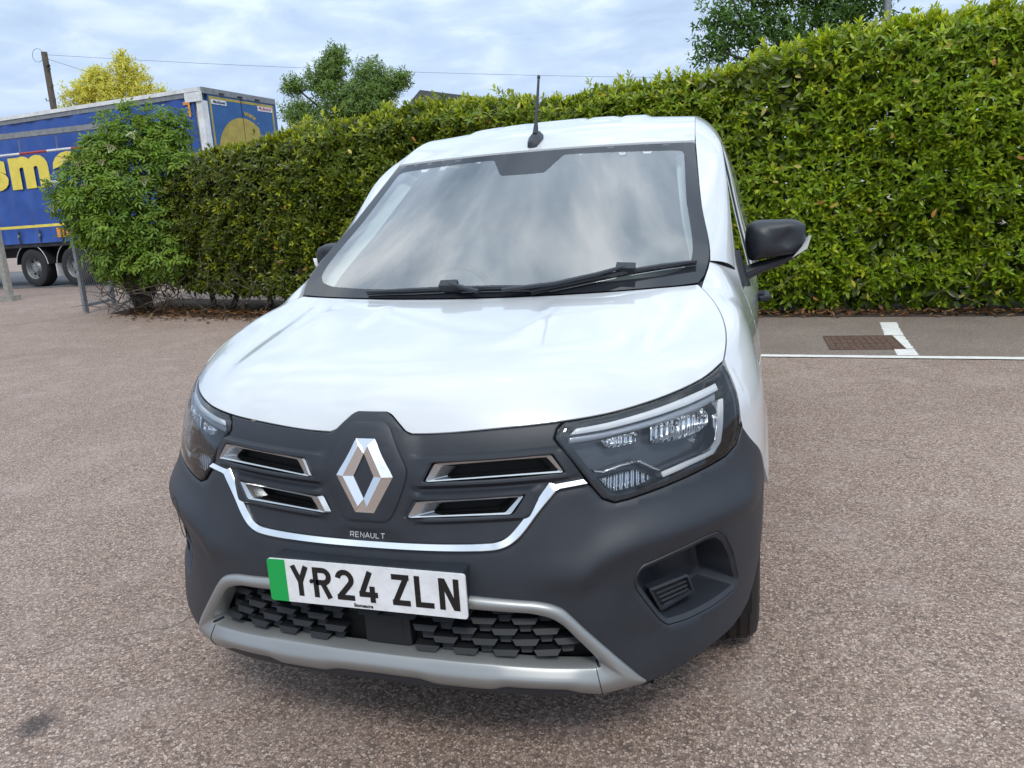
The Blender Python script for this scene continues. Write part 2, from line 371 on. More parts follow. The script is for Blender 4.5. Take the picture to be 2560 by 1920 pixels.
def bump_disp(V, X, de):
    ax = np.abs(X[:, 0]); z = X[:, 2]; d = np.zeros(len(V))
    zc = cre_x(ax); wx = sstep((ax-.34)/.30)*(1-sstep((X[:, 1]-.36)/.16))
    t = z-zc
    d += wx*np.where(t > 0, .020*np.exp(-(t/.055)**2), .020*np.exp(-(t/.030)**2))                    # brow over the corner
    # softly dished field round the corner pocket
    dish = np.exp(-((ax-.73)/.13)**2-((z-.49)/.10)**2); d -= wx*.014*dish
    # step down to the bright strip
    d -= .006*np.exp(-(de/.012)**2)*sstep((.60-ax)/.1)*(z > .62)
    d += .004*sstep((z-.40)/.05)*sstep((.56-z)/.03)*0
    d -= .05*sstep((.335-z)/.07)*sstep((X[:, 1]-.25)/.3)*.6                                          # tuck towards the arch
    return d
panel('front_bumper', sym(bump_r), 'plastic', VAN, skin, holes=[sym(PX(GRO)), fogl, mir(fogl)], depth=.03, grid=.014, step=.008, disp=bump_disp)
BUMP = bpy.data.objects['front_bumper']
tc_ = [(a_x(-.690, .60)+.052*math.cos(t), .60+.055*math.sin(t)) for t in np.linspace(0, 6.283, 40)]; TCa = np.array(tc_)
MB().tube(skin(TCa[:, 0], TCa[:, 1])+normals(skin, TCa)*(bump_disp(TCa, skin(TCa[:, 0], TCa[:, 1]), np.full(40, .05))-.0004)[:, None], .0012, 4).obj('tow_cover_seam', 'gap_black', BUMP)
# underside lip so that the bumper is no open shell
for sg in (1,):
    L = PX([(.0, .284), (.30, .277), (.54, .264), (.66, .279), (.735, .308), (.80, .324), (.835, .334)])+PY([(.35, .347)])
    L = resample(L, .03, False); L = [(-p[0], p[1]) for p in L[::-1]]+L[1:]
    A = skin(np.array([p[0] for p in L]), np.array([p[1] for p in L])); n = len(L)
    rows = [A-normals(skin, np.array(L))*.004, A*[.96, 1, 1]+[0, .04, -.022], A*[.88, 1, 1]+[0, .14, -.03], A*[.75, .6, 1]+[0, .40, -.02]]
    grid_obj('bumper_underside', rows, 'plastic', VAN)

# ---- grille panel above the strip
gr_r = PX([(0, .948), (.036, .948), (.053, .939), (.088, .909), (.107, .9005), (.144, .9015), (.322, .9105), (.453, .9165), (.444, .903), (.439, .883), (.461, .853), (.496, .808), (.508, .790), (.46, .782), (.440, .785), (.405, .742), (.375, .697), (.345, .667), (.30, .6545), (.15, .652), (0, .652)])
SLU = [(.166, .840), (.438, .850), (.466, .808), (.143, .7965)]; SLL = [(.120, .7535), (.381, .7655), (.353, .7215), (.096, .7125)]
def slot_axis(ax, i): return (.8185+.035*(ax-.15)) if i == 0 else (.733+.042*(ax-.11))
def grille_disp(V, X, de):
    ax = np.abs(X[:, 0]); z = X[:, 2]; d = np.zeros(len(V)); fade = sstep((ax-.105)/.05)
    for i, (x1, hw) in enumerate(((.48, .030), (.40, .029))):
        t = np.abs(z-slot_axis(ax, i)); d += .014*fade*sstep((x1+.03-ax)/.05)*np.clip((hw+.009-t)/.009, 0, 1)
    d += .006*sstep((z-.893)/.006)*0
    # raised collar round the badge
    r = np.maximum(np.abs(ax/.105+np.abs(z-.812)/.19*.55), np.abs(z-.812)/.115); d += .010*sstep((1.55-r)/.55)
    # pad with the maker's name
    d -= .004*sstep((.055-ax)/.01)*sstep((.682-z)/.006)*sstep((z-.652)/.004)
    return d
slots = []
for SL in (SLU, SLL):
    for sg in SIDES: slots.append([(sg*a, z) for a, z in PX(SL)])
HEX = PX([(.040, .925), (.056, .914), (.104, .826), (.104, .808), (.064, .711), (.048, .700), (0, .700)]); HEX = [(0, .925)]+HEX
ext = []
for i, (xa, xb, hw) in enumerate(((.110, .480, .030), (.106, .395, .029))):
    for t in (hw, hw+.009):
        for q in (-1, 1):
            for xx in np.arange(xa, xb, .005): ext.append((a_x(xx, slot_axis(xx, i)+q*t), slot_axis(xx, i)+q*t))
ext = ext+mir(ext)
GRILLE = panel('grille_panel', sym(gr_r), 'plastic', VAN, skin, holes=[fillet(s, .004, 2) for s in slots], depth=.02, grid=.0065, step=.005, disp=grille_disp, extra=ext, angle=25)
for s, up in zip(slots, (1, 1, 0, 0)):
    s = np.array(s)
    if area2(s) < 0: s = s[::-1]
    o0 = np.array(fillet(s, .004, 2)); ce = s.mean(0)
    def shr(k, dx, dz): return np.stack([ce[0]+np.sign(o0[:, 0]-ce[0])*np.maximum(np.abs(o0[:, 0]-ce[0])-dx, 0), o0[:, 1]+np.clip(ce[1]-o0[:, 1], -dz, dz)], 1)
    l1, l2, l3 = shr(0, .004, .0015), shr(0, .013, .005), shr(0, .027, .009)
    fr = loft_loops('grille_slot', [o0, l1, l2, l3], 'smoke', GRILLE, skin, [.006, .0155, .011, -.020], angle=20)
    loft_loops('slot_recess', [l3, shr(0, .030, .0105)], 'gap_black', fr, skin, [-.020, -.045], close='last')
# ---- bright strip under the grille
def rail(pts, off, step=.008):
    L = np.array(resample(PX(pts), step, False)); return L, off
up = [(.505, .790), (.444, .784), (.431, .789), (.384, .721), (.356, .685), (.339, .668), (.322, .660), (.299, .656), (.178, .653), (0, .653)]
lo = [(.515, .778), (.457, .772), (.449, .768), (.409, .722), (.383, .684), (.363, .662), (.338, .646), (.303, .6385), (.178, .6365), (0, .637)]
def chaikin_open(P, n=2, keep=3):
    P = [np.array(p, float) for p in P]
    for _ in range(n):
        Q = P[:keep]
        for a, b in zip(P[keep-1:-1], P[keep:]): Q += [a*.75+b*.25, a*.25+b*.75]
        P = Q+[P[-1]]
    return P
upc, loc_ = chaikin_open(up), chaikin_open(lo)
def even(P, n):
    P = np.array(P); d = np.r_[0, np.cumsum(np.linalg.norm(np.diff(P, axis=0), axis=1))]; t = np.linspace(0, d[-1], n)
    return np.stack([np.interp(t, d, P[:, 0]), np.interp(t, d, P[:, 1])], 1)
upc = np.vstack([even(upc[:2], 6), even(upc[2:], 70)]); loc_ = np.vstack([even(loc_[:2], 6), even(loc_[2:], 70)])
def blend_rail(k, off):
    P = PX([tuple(a*(1-k)+b*k) for a, b in zip(upc, loc_)]); P = P+mir(P[::-1])[1:]; L = np.array(P); return skin(L[:, 0], L[:, 1])+normals(skin, L)*off
rows = [blend_rail(0, -.012), blend_rail(0, .003), blend_rail(.06, .005), blend_rail(.84, .0115), blend_rail(.92, .0105), blend_rail(1.12, -.002), blend_rail(1.12, -.015)]
grid_obj('bright_strip', rows, 'chrome', GRILLE, True, angle=25)

# ---- badge
bl = sym(HEX); bl = np.array(bl)
if area2(bl) < 0: bl = bl[::-1]
bl = np.array(fillet(bl, .010, 3))
BADGE = panel('badge', bl, 'plastic', VAN, skin, off=.0185, depth=.03, edge=.004, grid=.012, step=.006)
def frontp(x, z, o):
    a = np.array([a_x(x, z)]); L = np.stack([a, np.array([z])], 1); return (skin(a, np.array([z]))+normals(skin, L)*o)[0]
zc = .807
outer = [(-.0245, .889), (.0245, .889), (.0735, zc), (.0245, .722), (-.0245, .722), (-.0735, zc)]
inner = [(0., .858), (.0265, zc), (0., .756), (-.0265, zc)]
# emblem: two folded bands that interlock round a diamond-shaped hole, ridge along the middle of each band
def ep(x, z, o): return frontp(x, z, .0185+o)
rid = .012
V = {}
def vv(k, x, z, o): V[k] = ep(x, z, o)
vv('TL', -.0245, .889, .001); vv('TR', .0245, .889, .001); vv('R', .0735, zc, .001); vv('BR', .0245, .722, .001); vv('BL', -.0245, .722, .001); vv('L', -.0735, zc, .001)
vv('it', 0, .858, .004); vv('ir', .0265, zc, .004); vv('ib', 0, .756, .004); vv('il', -.0265, zc, .004)
vv('mtR', .012, .874, rid); vv('mr', .050, zc, rid*1.1); vv('mbR', .012, .739, rid); vv('mbL', -.012, .739, rid); vv('ml', -.050, zc, rid*1.1); vv('mtL', -.012, .874, rid)
vv('it0', 0, .858, -.006); vv('ir0', .0265, zc, -.006); vv('ib0', 0, .756, -.006); vv('il0', -.0265, zc, -.006)
keys = list(V); ix = {k: i for i, k in enumerate(keys)}
FF = [('TR', 'R', 'mr', 'mtR'), ('mtR', 'mr', 'ir', 'it'), ('TL', 'TR', 'mtR', 'it'), ('TL', 'it', 'mtL'), ('R', 'BR', 'mbR', 'mr'), ('mr', 'mbR', 'ib', 'ir'),
      ('BR', 'BL', 'mbL', 'ib'), ('BR', 'ib', 'mbR'), ('BL', 'L', 'ml', 'mbL'), ('mbL', 'ml', 'il', 'ib'), ('L', 'TL', 'mtL', 'ml'), ('ml', 'mtL', 'it', 'il'),
      ('it', 'ir', 'ir0', 'it0'), ('ir', 'ib', 'ib0', 'ir0'), ('ib', 'il', 'il0', 'ib0'), ('il', 'it', 'it0', 'il0')]
mesh_obj('emblem', [V[k] for k in keys], [[ix[k] for k in f][::-1] for f in FF], 'chrome', BADGE, smooth=False)
# ---- maker's name
def strokes_mesh(polys, width):
    """polylines -> flat ribbons with mitred joints; returns verts (x,y) and quads"""
    v = []; f = []
    for pl in polys:
        P = np.array(pl, float); P = P[np.r_[True, np.linalg.norm(np.diff(P, axis=0), axis=1) > 1e-6]]; n = len(P); k0 = len(v)
        for i in range(n):
            t0 = (P[i]-P[i-1]) if i > 0 else (P[1]-P[0]); t1 = (P[i+1]-P[i]) if i < n-1 else t0
            t0 = t0/np.linalg.norm(t0); t1 = t1/np.linalg.norm(t1); nn = np.array([-(t0+t1)[1], (t0+t1)[0]]); nn /= np.linalg.norm(nn); k = width/2/max(nn @ np.array([-t0[1], t0[0]]), .45)
            v += [P[i]+nn*k, P[i]-nn*k]
        f += [(k0+2*i, k0+2*i+1, k0+2*i+3, k0+2*i+2) for i in range(n-1)]
    return v, f
def arcp(cx, cy, rx, ry, a0, a1, n=8): return [(cx+rx*math.cos(math.radians(a0+(a1-a0)*i/n)), cy+ry*math.sin(math.radians(a0+(a1-a0)*i/n))) for i in range(n+1)]
def glyph(ch):                                 # 50 x 79 units, stroke 14
    return {'Y': [[(6.5, 79), (25, 37)], [(43.5, 79), (25, 37), (25, 0)]],
            'R': [[(7, 0), (7, 72), (28, 72)]+arcp(28, 56, 15, 16, 90, -90, 10)+[(7, 40)], [(25, 40), (43, 0)]],
            '2': [arcp(25, 54, 18, 18, 172, -38, 14)+[(10, 10)], [(2, 7), (49, 7)]],
            '4': [[(33, 79), (8, 22)], [(1, 20), (50, 20)], [(36, 0), (36, 42)]],
            'Z': [[(3, 72), (48, 72)], [(42, 74), (8, 5)], [(2, 7), (48, 7)]],
            'L': [[(7, 79), (7, 7), (47, 7)]],
            'N': [[(7, 0), (7, 79)], [(9, 76), (41, 3)], [(43, 0), (43, 79)]]}[ch]
nm = {'R': [[(5, 0), (5, 60), (38, 60)]+arcp(38, 43, 14, 17, 90, -90, 8)+[(5, 26)], [(34, 26), (54, 0)]], 'E': [[(50, 60), (5, 60), (5, 0), (50, 0)], [(5, 30), (46, 30)]], 'N': [[(5, 0), (5, 62), (52, -2), (52, 60)]],
      'A': [[(0, 0), (28, 60), (56, 0)], [(10, 18), (46, 18)]], 'U': [[(5, 60)]+arcp(28, 20, 23, 22, 180, 360, 10)+[(51, 60)]], 'L': [[(5, 60), (5, 0), (46, 0)]], 'T': [[(0, 60), (52, 60)], [(26, 60), (26, 0)]]}
mb = MB(); xx = 0; W8 = 0.0135/66
word = 'RENAULT'; adv = 70; tot = adv*len(word)-16
for ch in word:
    v, f = strokes_mesh(nm[ch], 11); pts = []
    for p in v:
        X0 = (xx+p[0]-tot/2)*.092/tot*1.0; Z0 = .6605+(p[1])*.0125/66
        pts.append(frontp(X0, Z0, .0062))
    ml = MB().add(pts, f); ml.obj('name_letter', 'letter_silver', GRILLE, smooth=False); xx += adv

# ---- number plate
PY_, PZ_ = -.060, .552
mb = MB(); PLATE = None
def rrect(w, h, r, n=4): return fillet([(-w/2, -h/2), (w/2, -h/2), (w/2, h/2), (-w/2, h/2)], r, n)
def slab(name, pts, y0, y1, mat, parent, z0=PZ_, x0=0.):
    n = len(pts); v = [(x0+p[0], y0, z0+p[1]) for p in pts]+[(x0+p[0], y1, z0+p[1]) for p in pts]
    f = [tuple(range(n)), tuple(range(2*n-1, n-1, -1))]+[(i, i+n, (i+1) % n+n, (i+1) % n) for i in range(n)]
    return mesh_obj(name, v, f, mat, parent, smooth=False)
HOLD = slab('plate_holder', rrect(.505, .112, .01), -.054, .01, 'plastic', VAN, z0=PZ_+.003)
PLATE = slab('number_plate', rrect(.52, .111, .009), PY_, -.0545, 'plate_white', VAN)
g = [(-.26+.0005, p[1]) if p[0] < -.2595 else p for p in [q for q in rrect(.5196, .1106, .009) if q[0] < 0]]
gp = [p for p in rrect(.5196, .1106, .009) if p[0] < 0]
gp = sorted([p for p in gp if p[1] < 0], key=lambda p: p[0]); lowl = gp[::-1]
slab('green_band', [(-.2095, -.0553)]+[tuple(p) for p in lowl]+[(p[0], -p[1]) for p in lowl[::-1]]+[(-.2095, .0553)], PY_-.0006, PY_-.0001, 'plate_green', PLATE)
xo = -.196; k = 0
for ch in 'YR24 ZLN':
    if ch == ' ': xo += .0245; continue
    m2 = MB()
    for q, pl in enumerate(glyph(ch)):
        v, f = strokes_mesh([pl], 14); yy = PY_-.0007-.00012*q
        m2.add([(xo+p[0]*.001, yy, PZ_-.0365+p[1]*.001) for p in v], f)
    m2.obj('plate_character', 'plate_black', PLATE, smooth=False); xo += .0608
v, f = text_mesh('Stoneacre', .0125, .0004, .0002); mesh_obj('dealer_name', [(-.005+p[0], PY_-.0008-p[2], PZ_-.0475+p[1]) for p in v], f, 'plate_black', PLATE, smooth=False)
for (sx, sz) in ((-.139, .006), (.14, -.008)):
    MB().lathe([(0, 0), (0, .0052), (.003, .0050), (.0036, .0035), (.0036, 0)], (sx, PY_-.0008, PZ_+sz), 'y', 14, -1).obj('plate_screw', 'plate_black', PLATE)

# ---- silver lower trim (ring round the opening)
to_r = [(0, .535), (.257, .534), (.329, .531), (.404, .521), (.439, .513), (.463, .501), (.482, .481), (.552, .397), (.608, .329), (.648, .276), (.591, .271), (.536, .263), (.492, .274), (.464, .288), (.318, .299), (.303, .297), (.288, .289), (.148, .293), (.132, .294), (.113, .305), (0, .307)]
TRO = sym(PX(to_r)); OPN = sym(PX([(0, .503), (.257, .501), (.379, .494), (.428, .482), (.457, .466), (.490, .425), (.532, .372), (.541, .353), (.533, .342), (.497, .345), (.268, .362), (0, .366)]))
KO = [(0, .535), (.257, .534), (.404, .521), (.439, .513), (.465, .500), (.484, .479), (.552, .397), (.608, .329), (.648, .276), (.592, .270), (.536, .263), (.492, .274), (.462, .288), (.322, .299), (.290, .288), (.150, .293), (.112, .305), (0, .307)]
KI = [(0, .503), (.250, .501), (.390, .492), (.428, .482), (.450, .471), (.468, .454), (.500, .413), (.528, .377), (.541, .355), (.540, .346), (.532, .3415), (.515, .343), (.490, .3455), (.322, .358), (.290, .360), (.150, .3645), (.112, .365), (0, .366)]
tco = []; tci = []
for i in range(len(KO)-1):
    m_ = max(3, int(np.hypot(*(np.array(KO[i+1])-KO[i]))/.006))
    for j in range(m_): t = j/m_; tco.append(np.array(KO[i])*(1-t)+np.array(KO[i+1])*t); tci.append(np.array(KI[i])*(1-t)+np.array(KI[i+1])*t)
tco.append(np.array(KO[-1])); tci.append(np.array(KI[-1]))
def sm(P, it=5):
    P = np.array(P); 
    for _ in range(it): P[1:-1] = P[1:-1]*.5+(P[:-2]+P[2:])*.25
    return P
tco, tci = sm(tco, 3), sm(tci, 6)
lowk = sm(sstep((.37-.5*(tco[:, 1]+tci[:, 1]))/.05)[:, None].repeat(2, 1), 25)[:, 0]
def trow(k, hi, lw):
    q = tco*(1-k)+tci*k; L = np.array(PX(q)); o = hi*(1-lowk)+lw*lowk; L2 = np.vstack([L, (L*[-1, 1])[::-1][1:-1]]); oo = np.r_[o, o[::-1][1:-1]]
    P = skin(L2[:, 0], L2[:, 1])+normals(skin, L2)*oo[:, None]; return np.vstack([P, P[:1]])
TRP = [(0, -.03, -.03), (0, .002, -.004), (.05, .006, .003), (.16, .010, .008), (.30, .0125, .0125), (.42, .0135, .0155), (.50, .0135, .0165), (.56, .013, .0165), (.62, .0125, .015), (.72, .011, .011), (.85, .008, .005), (.95, .004, .001), (1., .0, -.002), (1., -.045, -.05)]
TRIM = grid_obj('bumper_trim', [trow(*q) for q in TRP], 'silver', VAN, False, angle=60)
jc = int(np.argmin(np.hypot(tco[:, 0]-.541, tco[:, 1]-.264)))
for sg in SIDES:
    Pn = []
    for (k, hi, lw) in TRP[1:-1]:
        P_ = trow(k, hi+.0006, lw+.0006)[jc+int(round(14*k*0))]; Pn.append((sg*P_[0], P_[1], P_[2]))
    MB().tube(Pn, .0011, 4).obj('trim_seam', 'gap_black', TRIM)

# ---- lower grille: backing, rows of blades, radar block
opi = PX([(0, .52), (.30, .515), (.45, .50), (.50, .45), (.56, .35), (.53, .325), (.30, .34), (0, .345)])
LG = panel('lower_grille', sym(opi), 'gap_black', VAN, skin, off=-.075, depth=.01, grid=.03, step=.02)
def blade(xc, zc_, w, h, proud):
    v = []
    for (dx, dz, o) in ((-.5, .5, 0), (.5, .5, 0), (.36, -.5, 1), (-.36, -.5, 1), (-.5, .62, -1), (.5, .62, -1), (.36, -.62, -.6), (-.36, -.62, -.6)):
        v.append(frontp(xc+dx*w, zc_+dz*h, -.040+proud+(.008 if o == 1 else 0)+(-.030 if o < 0 else 0)))
    return v, [(0, 3, 2, 1), (4, 5, 6, 7), (0, 1, 5, 4), (3, 7, 6, 2), (0, 4, 7, 3), (1, 2, 6, 5)]
rowz = [.4865, .459, .431, .403, .375]
wid = pchip([.36, .375, .42, .46, .50], [.535, .525, .485, .455, .36])
for j, zb in enumerate(rowz):
    for i in range(-6, 7):
        for kind in (0, 1):
            xc = (i+.5*kind)*.100+(.05*((j*2+1) % 4)/2)
            if abs(xc)+.022 > wid(zb) or (abs(xc-.018) < .100 and zb < .455): continue
            w, h, pr = (.066, .0120, .010) if kind == 0 else (.034, .0130, -.008)
            v, f = blade(xc, zb, w, h, pr); mesh_obj('grille_blade', v, f, 'grille_dark', LG, smooth=False)
v, f = [], []
rad = np.array(fillet(PX([(-.045, .452), (.078, .452), (.080, .366), (-.046, .366)]), .004, 2))
loft_loops('radar_block', [rad, rad, inset(rad, .005)], 'grille_dark', LG, skin, [-.07, -.042, -.038], close='last')

# ---- corner pockets with slatted inserts
for sg in SIDES:
    sf = sside(sg); fl = np.array(fogl)
    if area2(fl) < 0: fl = fl[::-1]
    fl = np.array(resample(fl, .012)); ce = fl.mean(0)
    def bd(L): L = np.asarray(L); return bump_disp(L, skin(L[:, 0], L[:, 1]), np.full(len(L), .05))
    l1 = inset(fl, .004); l2 = inset(fl, .014); l3 = ce+(fl-ce)*.80; l4 = ce+(fl-ce)*.70
    pk = loft_loops('corner_pocket', [fl, l1, l2, l3, l4], 'plastic', VAN, (lambda a, z: skin(a, z)), [bd(fl)-.004, bd(l1)-.001, bd(l2)-.008, bd(l3)-.066-.03*sstep((l3[:, 0]-ce[0])/.08), bd(l4)-.072-.03*sstep((l4[:, 0]-ce[0])/.08)], close='last')
    if sg < 0:
        me = pk.data
        for q in me.vertices: q.co.x *= -1
        me.flip_normals()
    ve = np.array(PX([(.662, .508), (.752, .519), (.768, .464), (.690, .440)])); ve = ve[::-1] if area2(ve) < 0 else ve
    ve = np.array(fillet(ve, .008, 3))
    fr = loft_loops('vent_frame', [ve, ve, inset(ve, .006), inset(ve, .010)], 'plastic', pk, skin, [-.055, -.028, -.026, -.042], close='last')
    cx, cz = ve.mean(0)
    if sg < 0:
        for q in fr.data.vertices: q.co.x *= -1
        fr.data.flip_normals()
    for k in range(5):
        zz = .505-.0125*k; xa, xb = .676+.006*k, .750+.002*k
        pa, pb = frontp(xa, zz-.004, -.0335), frontp(xb, zz+.006, -.0335)
        MB().tube([(sg*pa[0], pa[1], pa[2]), (sg*pb[0], pb[1], pb[2])], [.0028, .0028], 6).obj('vent_slat', 'plastic', pk)

# ---- headlights
for sg in SIDES:
    sf = sside(sg); os_ = sg
    out = PX(HL); outf = fillet(out, .005, 2); o_ = np.array(resample(outf, .010)); o_ = o_[::-1] if area2(o_) < 0 else o_
    def fx(ob):
        if sg < 0:
            for q in ob.data.vertices: q.co.x *= -1
            ob.data.flip_normals()
        return ob
    house = fx(loft_loops('headlight', [o_, o_, inset(o_, .006)], 'gloss_black', VAN, skin, [-.012, -.0035, -.004]))
    ins_ = inset(o_, .006); bowl = fx(panel('lamp_bowl', ins_, 'lamp_dark', house, skin, off=-.052, depth=-.048, edge=0, grid=.02, step=.015))
    bez_in = fillet(PX([(.482, .902), (.555, .908), (.645, .921), (.735, .938), (.787, .951), (.801, .960), (.818, .91), (.820, .85), (.812, .808), (.795, .787), (.741, .776), (.682, .762), (.630, .750), (.578, .746), (.560, .755), (.535, .79), (.505, .83), (.470, .878)]), .004, 2)
    fx(panel('lamp_bezel', inset(o_, .004), 'gloss_black', house, skin, holes=[bez_in], off=-.006, depth=.040, edge=0, grid=.02, step=.010))
    fx(panel('lens', inset(o_, .0015), 'lens', house, skin, off=.0015, depth=.004, edge=.002, grid=.016, step=.010))
    bar = PX([(.489, .904), (.552, .909), (.644, .922), (.737, .938), (.795, .949), (.803, .934), (.738, .920), (.656, .907), (.553, .894), (.475, .889)])
    band = PX([(.470, .888), (.553, .893), (.656, .906), (.738, .919), (.803, .933), (.806, .915), (.740, .9), (.656, .888), (.553, .876), (.475, .871)])
    fx(panel('daytime_light', bar, 'lamp_bar', house, skin, off=-.005, depth=.03, edge=.004, grid=.010, step=.008))
    fx(panel('lamp_visor', band, 'lamp_grey', house, skin, off=-.020, depth=.03, edge=.003, grid=.012, step=.01))
    for rr, dp in (([(.658, .887), (.701, .897), (.739, .905), (.778, .905), (.792, .886), (.792, .863), (.771, .849), (.722, .842), (.673, .843), (.660, .851)], .030), ([(.548, .872), (.625, .882), (.630, .856), (.575, .850), (.556, .856)], .026)):
        R_ = np.array(fillet(PX(rr), .006, 3)); R_ = R_[::-1] if area2(R_) < 0 else R_
        c0 = R_.mean(0); fx(loft_loops('reflector', [R_, c0+(R_-c0)*.97, c0+(R_-c0)*.85, c0+(R_-c0)*.55, c0+(R_-c0)*.2], 'reflector', house, skin, [-.024, -.022, -dp-.008, -dp-.016, -dp-.018], close='last', angle=60))
        for (u0, rad_) in (((.30, .0), .008),) if dp < .03 else (((-.22, .0), .008), ((.25, .05), .008)):
            e = R_.max(0)-R_.min(0); pc = c0+np.array([u0[0]*e[0], u0[1]*e[1]]); P3 = skin(pc[0], pc[1])
            MB().lathe([(-.006, 0), (-.005, rad_*.7), (0, rad_), (.02, rad_)], (sg*P3[0], P3[1]+.035, P3[2]), 'y', 14).obj('projector', 'chrome', house)
    Lo = [(.815, .913), (.817, .855), (.812, .809), (.796, .789), (.741, .779), (.682, .766)]; Li = [(.803, .912), (.805, .858), (.801, .817), (.786, .799), (.730, .7905), (.678, .779)]
    Lc = [(.800, .912), (.802, .858), (.798, .819), (.784, .802), (.729, .7935), (.677, .783)]; Lc2 = [(.7965, .911), (.7985, .860), (.794, .822), (.780, .805), (.727, .7965), (.676, .786)]
    fx(panel('guide_edge', fillet(PX(Lc+Lc2[::-1]), .001, 1), 'chrome', house, skin, off=-.003, depth=.03, edge=.001, grid=.010, step=.008))
    fx(panel('light_guide', fillet(PX(Lo+Li[::-1]), .004, 2), 'lamp_white', house, skin, off=-.006, depth=.03, edge=.003, grid=.010, step=.008))
    Zt = [(.676, .788), (.666, .793), (.633, .815), (.592, .812), (.552, .802), (.528, .807)]; Zb = [(.680, .777), (.663, .785), (.631, .807), (.592, .804), (.553, .794), (.532, .799)]
    fx(panel('lamp_blade', PX(Zt+Zb[::-1]), 'smoke', house, skin, off=-.010, depth=.03, edge=.002, grid=.010, step=.008))
    tn = PX([(.547, .783), (.592, .790), (.627, .793), (.662, .769), (.630, .758), (.578, .752), (.566, .760)])
    fx(panel('indicator_lens', fillet(tn, .004, 2), 'indicator_lens', house, skin, off=-.014, depth=.02, edge=.003, grid=.012, step=.008))
    fx(panel('indicator_back', fillet(tn, .004, 2), 'reflector', house, skin, off=-.028, depth=.01, edge=0, grid=.012, step=.01))

# ---- bonnet
FEX = [0, .038, .057, .092, .109, .144, .322, .46, .55, .642, .717, .767, .806]; FEZ = [.904, .904, .904, .904, .9045, .905, .914, .9205, .927, .940, .955, .969, .990]
fz = pchip(FEX, FEZ)
hwf = pchip([0, .12, .5, 1], [.728, .744, .70, .656])
def wscreen(x, b):
    x = np.asarray(x, float); b = np.asarray(b, float); a = np.abs(x)/hwf(b)
    return np.stack([x+0*b, .87+.79*b+(.105+.022*b)*a**2.2, 1.135+.515*b+(.015-.021*b)*a*a], -1)
nz = pchip([0, .038, .057, .092, .109, .13, .9], [.951, .951, .942, .911, .9045, .904, .904])
def bonnet_pt(s, w):
    """s -1..1 across, w 0..1 from the front edge to the cowl"""
    sa = abs(s); xf = .806*sa; F = skin(a_x(xf, float(fz(xf))), float(fz(xf))); R_ = wscreen(.715*sa, 0.); R_ = R_-np.array([0, .010, .004])
    x = F[0]*(1-w)+R_[0]*w+.035*4*w*(1-w)*sa**3.5
    y = F[1]*(1-w)+R_[1]*w
    A = .105*(1-sa**2.5)+.012; tau = .062+.06*sa
    g = A*(1-math.exp(-w/tau))/(1-math.exp(-1/tau)); z = F[2]+g+(R_[2]-F[2]-A)*w
    # pressed shoulder line and a flat centre field
    xs = .60-.06*(1-w); z += -.010*float(sstep((x-xs)/.035))*float(sstep(w/.35))*float(sstep((1.02-w)/.25))+.010*float(sstep((x-xs-.04)/.09))*float(sstep(w/.35))*float(sstep((1.02-w)/.25))
    z += .006*float(sstep((x-.18-.10*w)/.03))*float(sstep((w-.45)/.3))*float(sstep((1-w)/.2))*(1-float(sstep((x-.45)/.1)))
    return np.array([math.copysign(x, s) if s else 0., y, z])
sl = sorted(set([round(x/.806, 5) for x in FEX]+list(np.round(np.linspace(0, 1, 34), 5)))); sl = [-s for s in sl[:0:-1]]+sl
wl = [0, .004, .01, .02, .035, .05, .07, .095, .12, .15, .19, .24, .3, .36, .42, .48, .55, .62, .7, .78, .86, .93, .985, 1.0]
def w0(s):
    x = abs(s)*.806; zt = float(nz(x))
    if x > .112 or zt <= float(fz(x))+1e-4: return 0.
    lo_, hi_ = 0., .3
    for _ in range(30):
        m_ = (lo_+hi_)/2
        if bonnet_pt(s, m_)[2] < zt: lo_ = m_
        else: hi_ = m_
    return lo_
cols = []
for s in sl:
    a = w0(s); c_ = [bonnet_pt(s, a+(1-a)*w) for w in wl]; c_ = [c_[0]+np.array([0, .018, -.004]), c_[0]+np.array([0, .002, -.003])]+c_+[c_[-1]+np.array([0, .004, -.004]), c_[-1]+np.array([0, .006, -.03])]; cols.append(c_)
e1 = [p+np.array([-.004, 0, -.025]) for p in cols[0]]; e2 = [p+np.array([.004, 0, -.025])*np.array([-1, 1, 1]) for p in cols[-1]]
BON = grid_obj('bonnet', [e1]+cols+[e2], 'paint', VAN, True, angle=50)
SHUT = [bonnet_pt(1, w) for w in np.linspace(0, 1, 30)]
shut_x = lambda y: np.interp(y, [p[1] for p in SHUT], [p[0] for p in SHUT]); shut_z = lambda y: np.interp(y, [p[1] for p in SHUT], [p[2] for p in SHUT])
# dark channel below the shut lines and front edge
ch = [np.array([[p[0]*.985, p[1]+.01, p[2]-.03] for p in SHUT]), np.array([[p[0]*1.02, p[1]+.01, p[2]-.035] for p in SHUT])]
for sg in SIDES: grid_obj('shut_channel', [c_*[sg, 1, 1] for c_ in ch], 'gap_black', VAN)

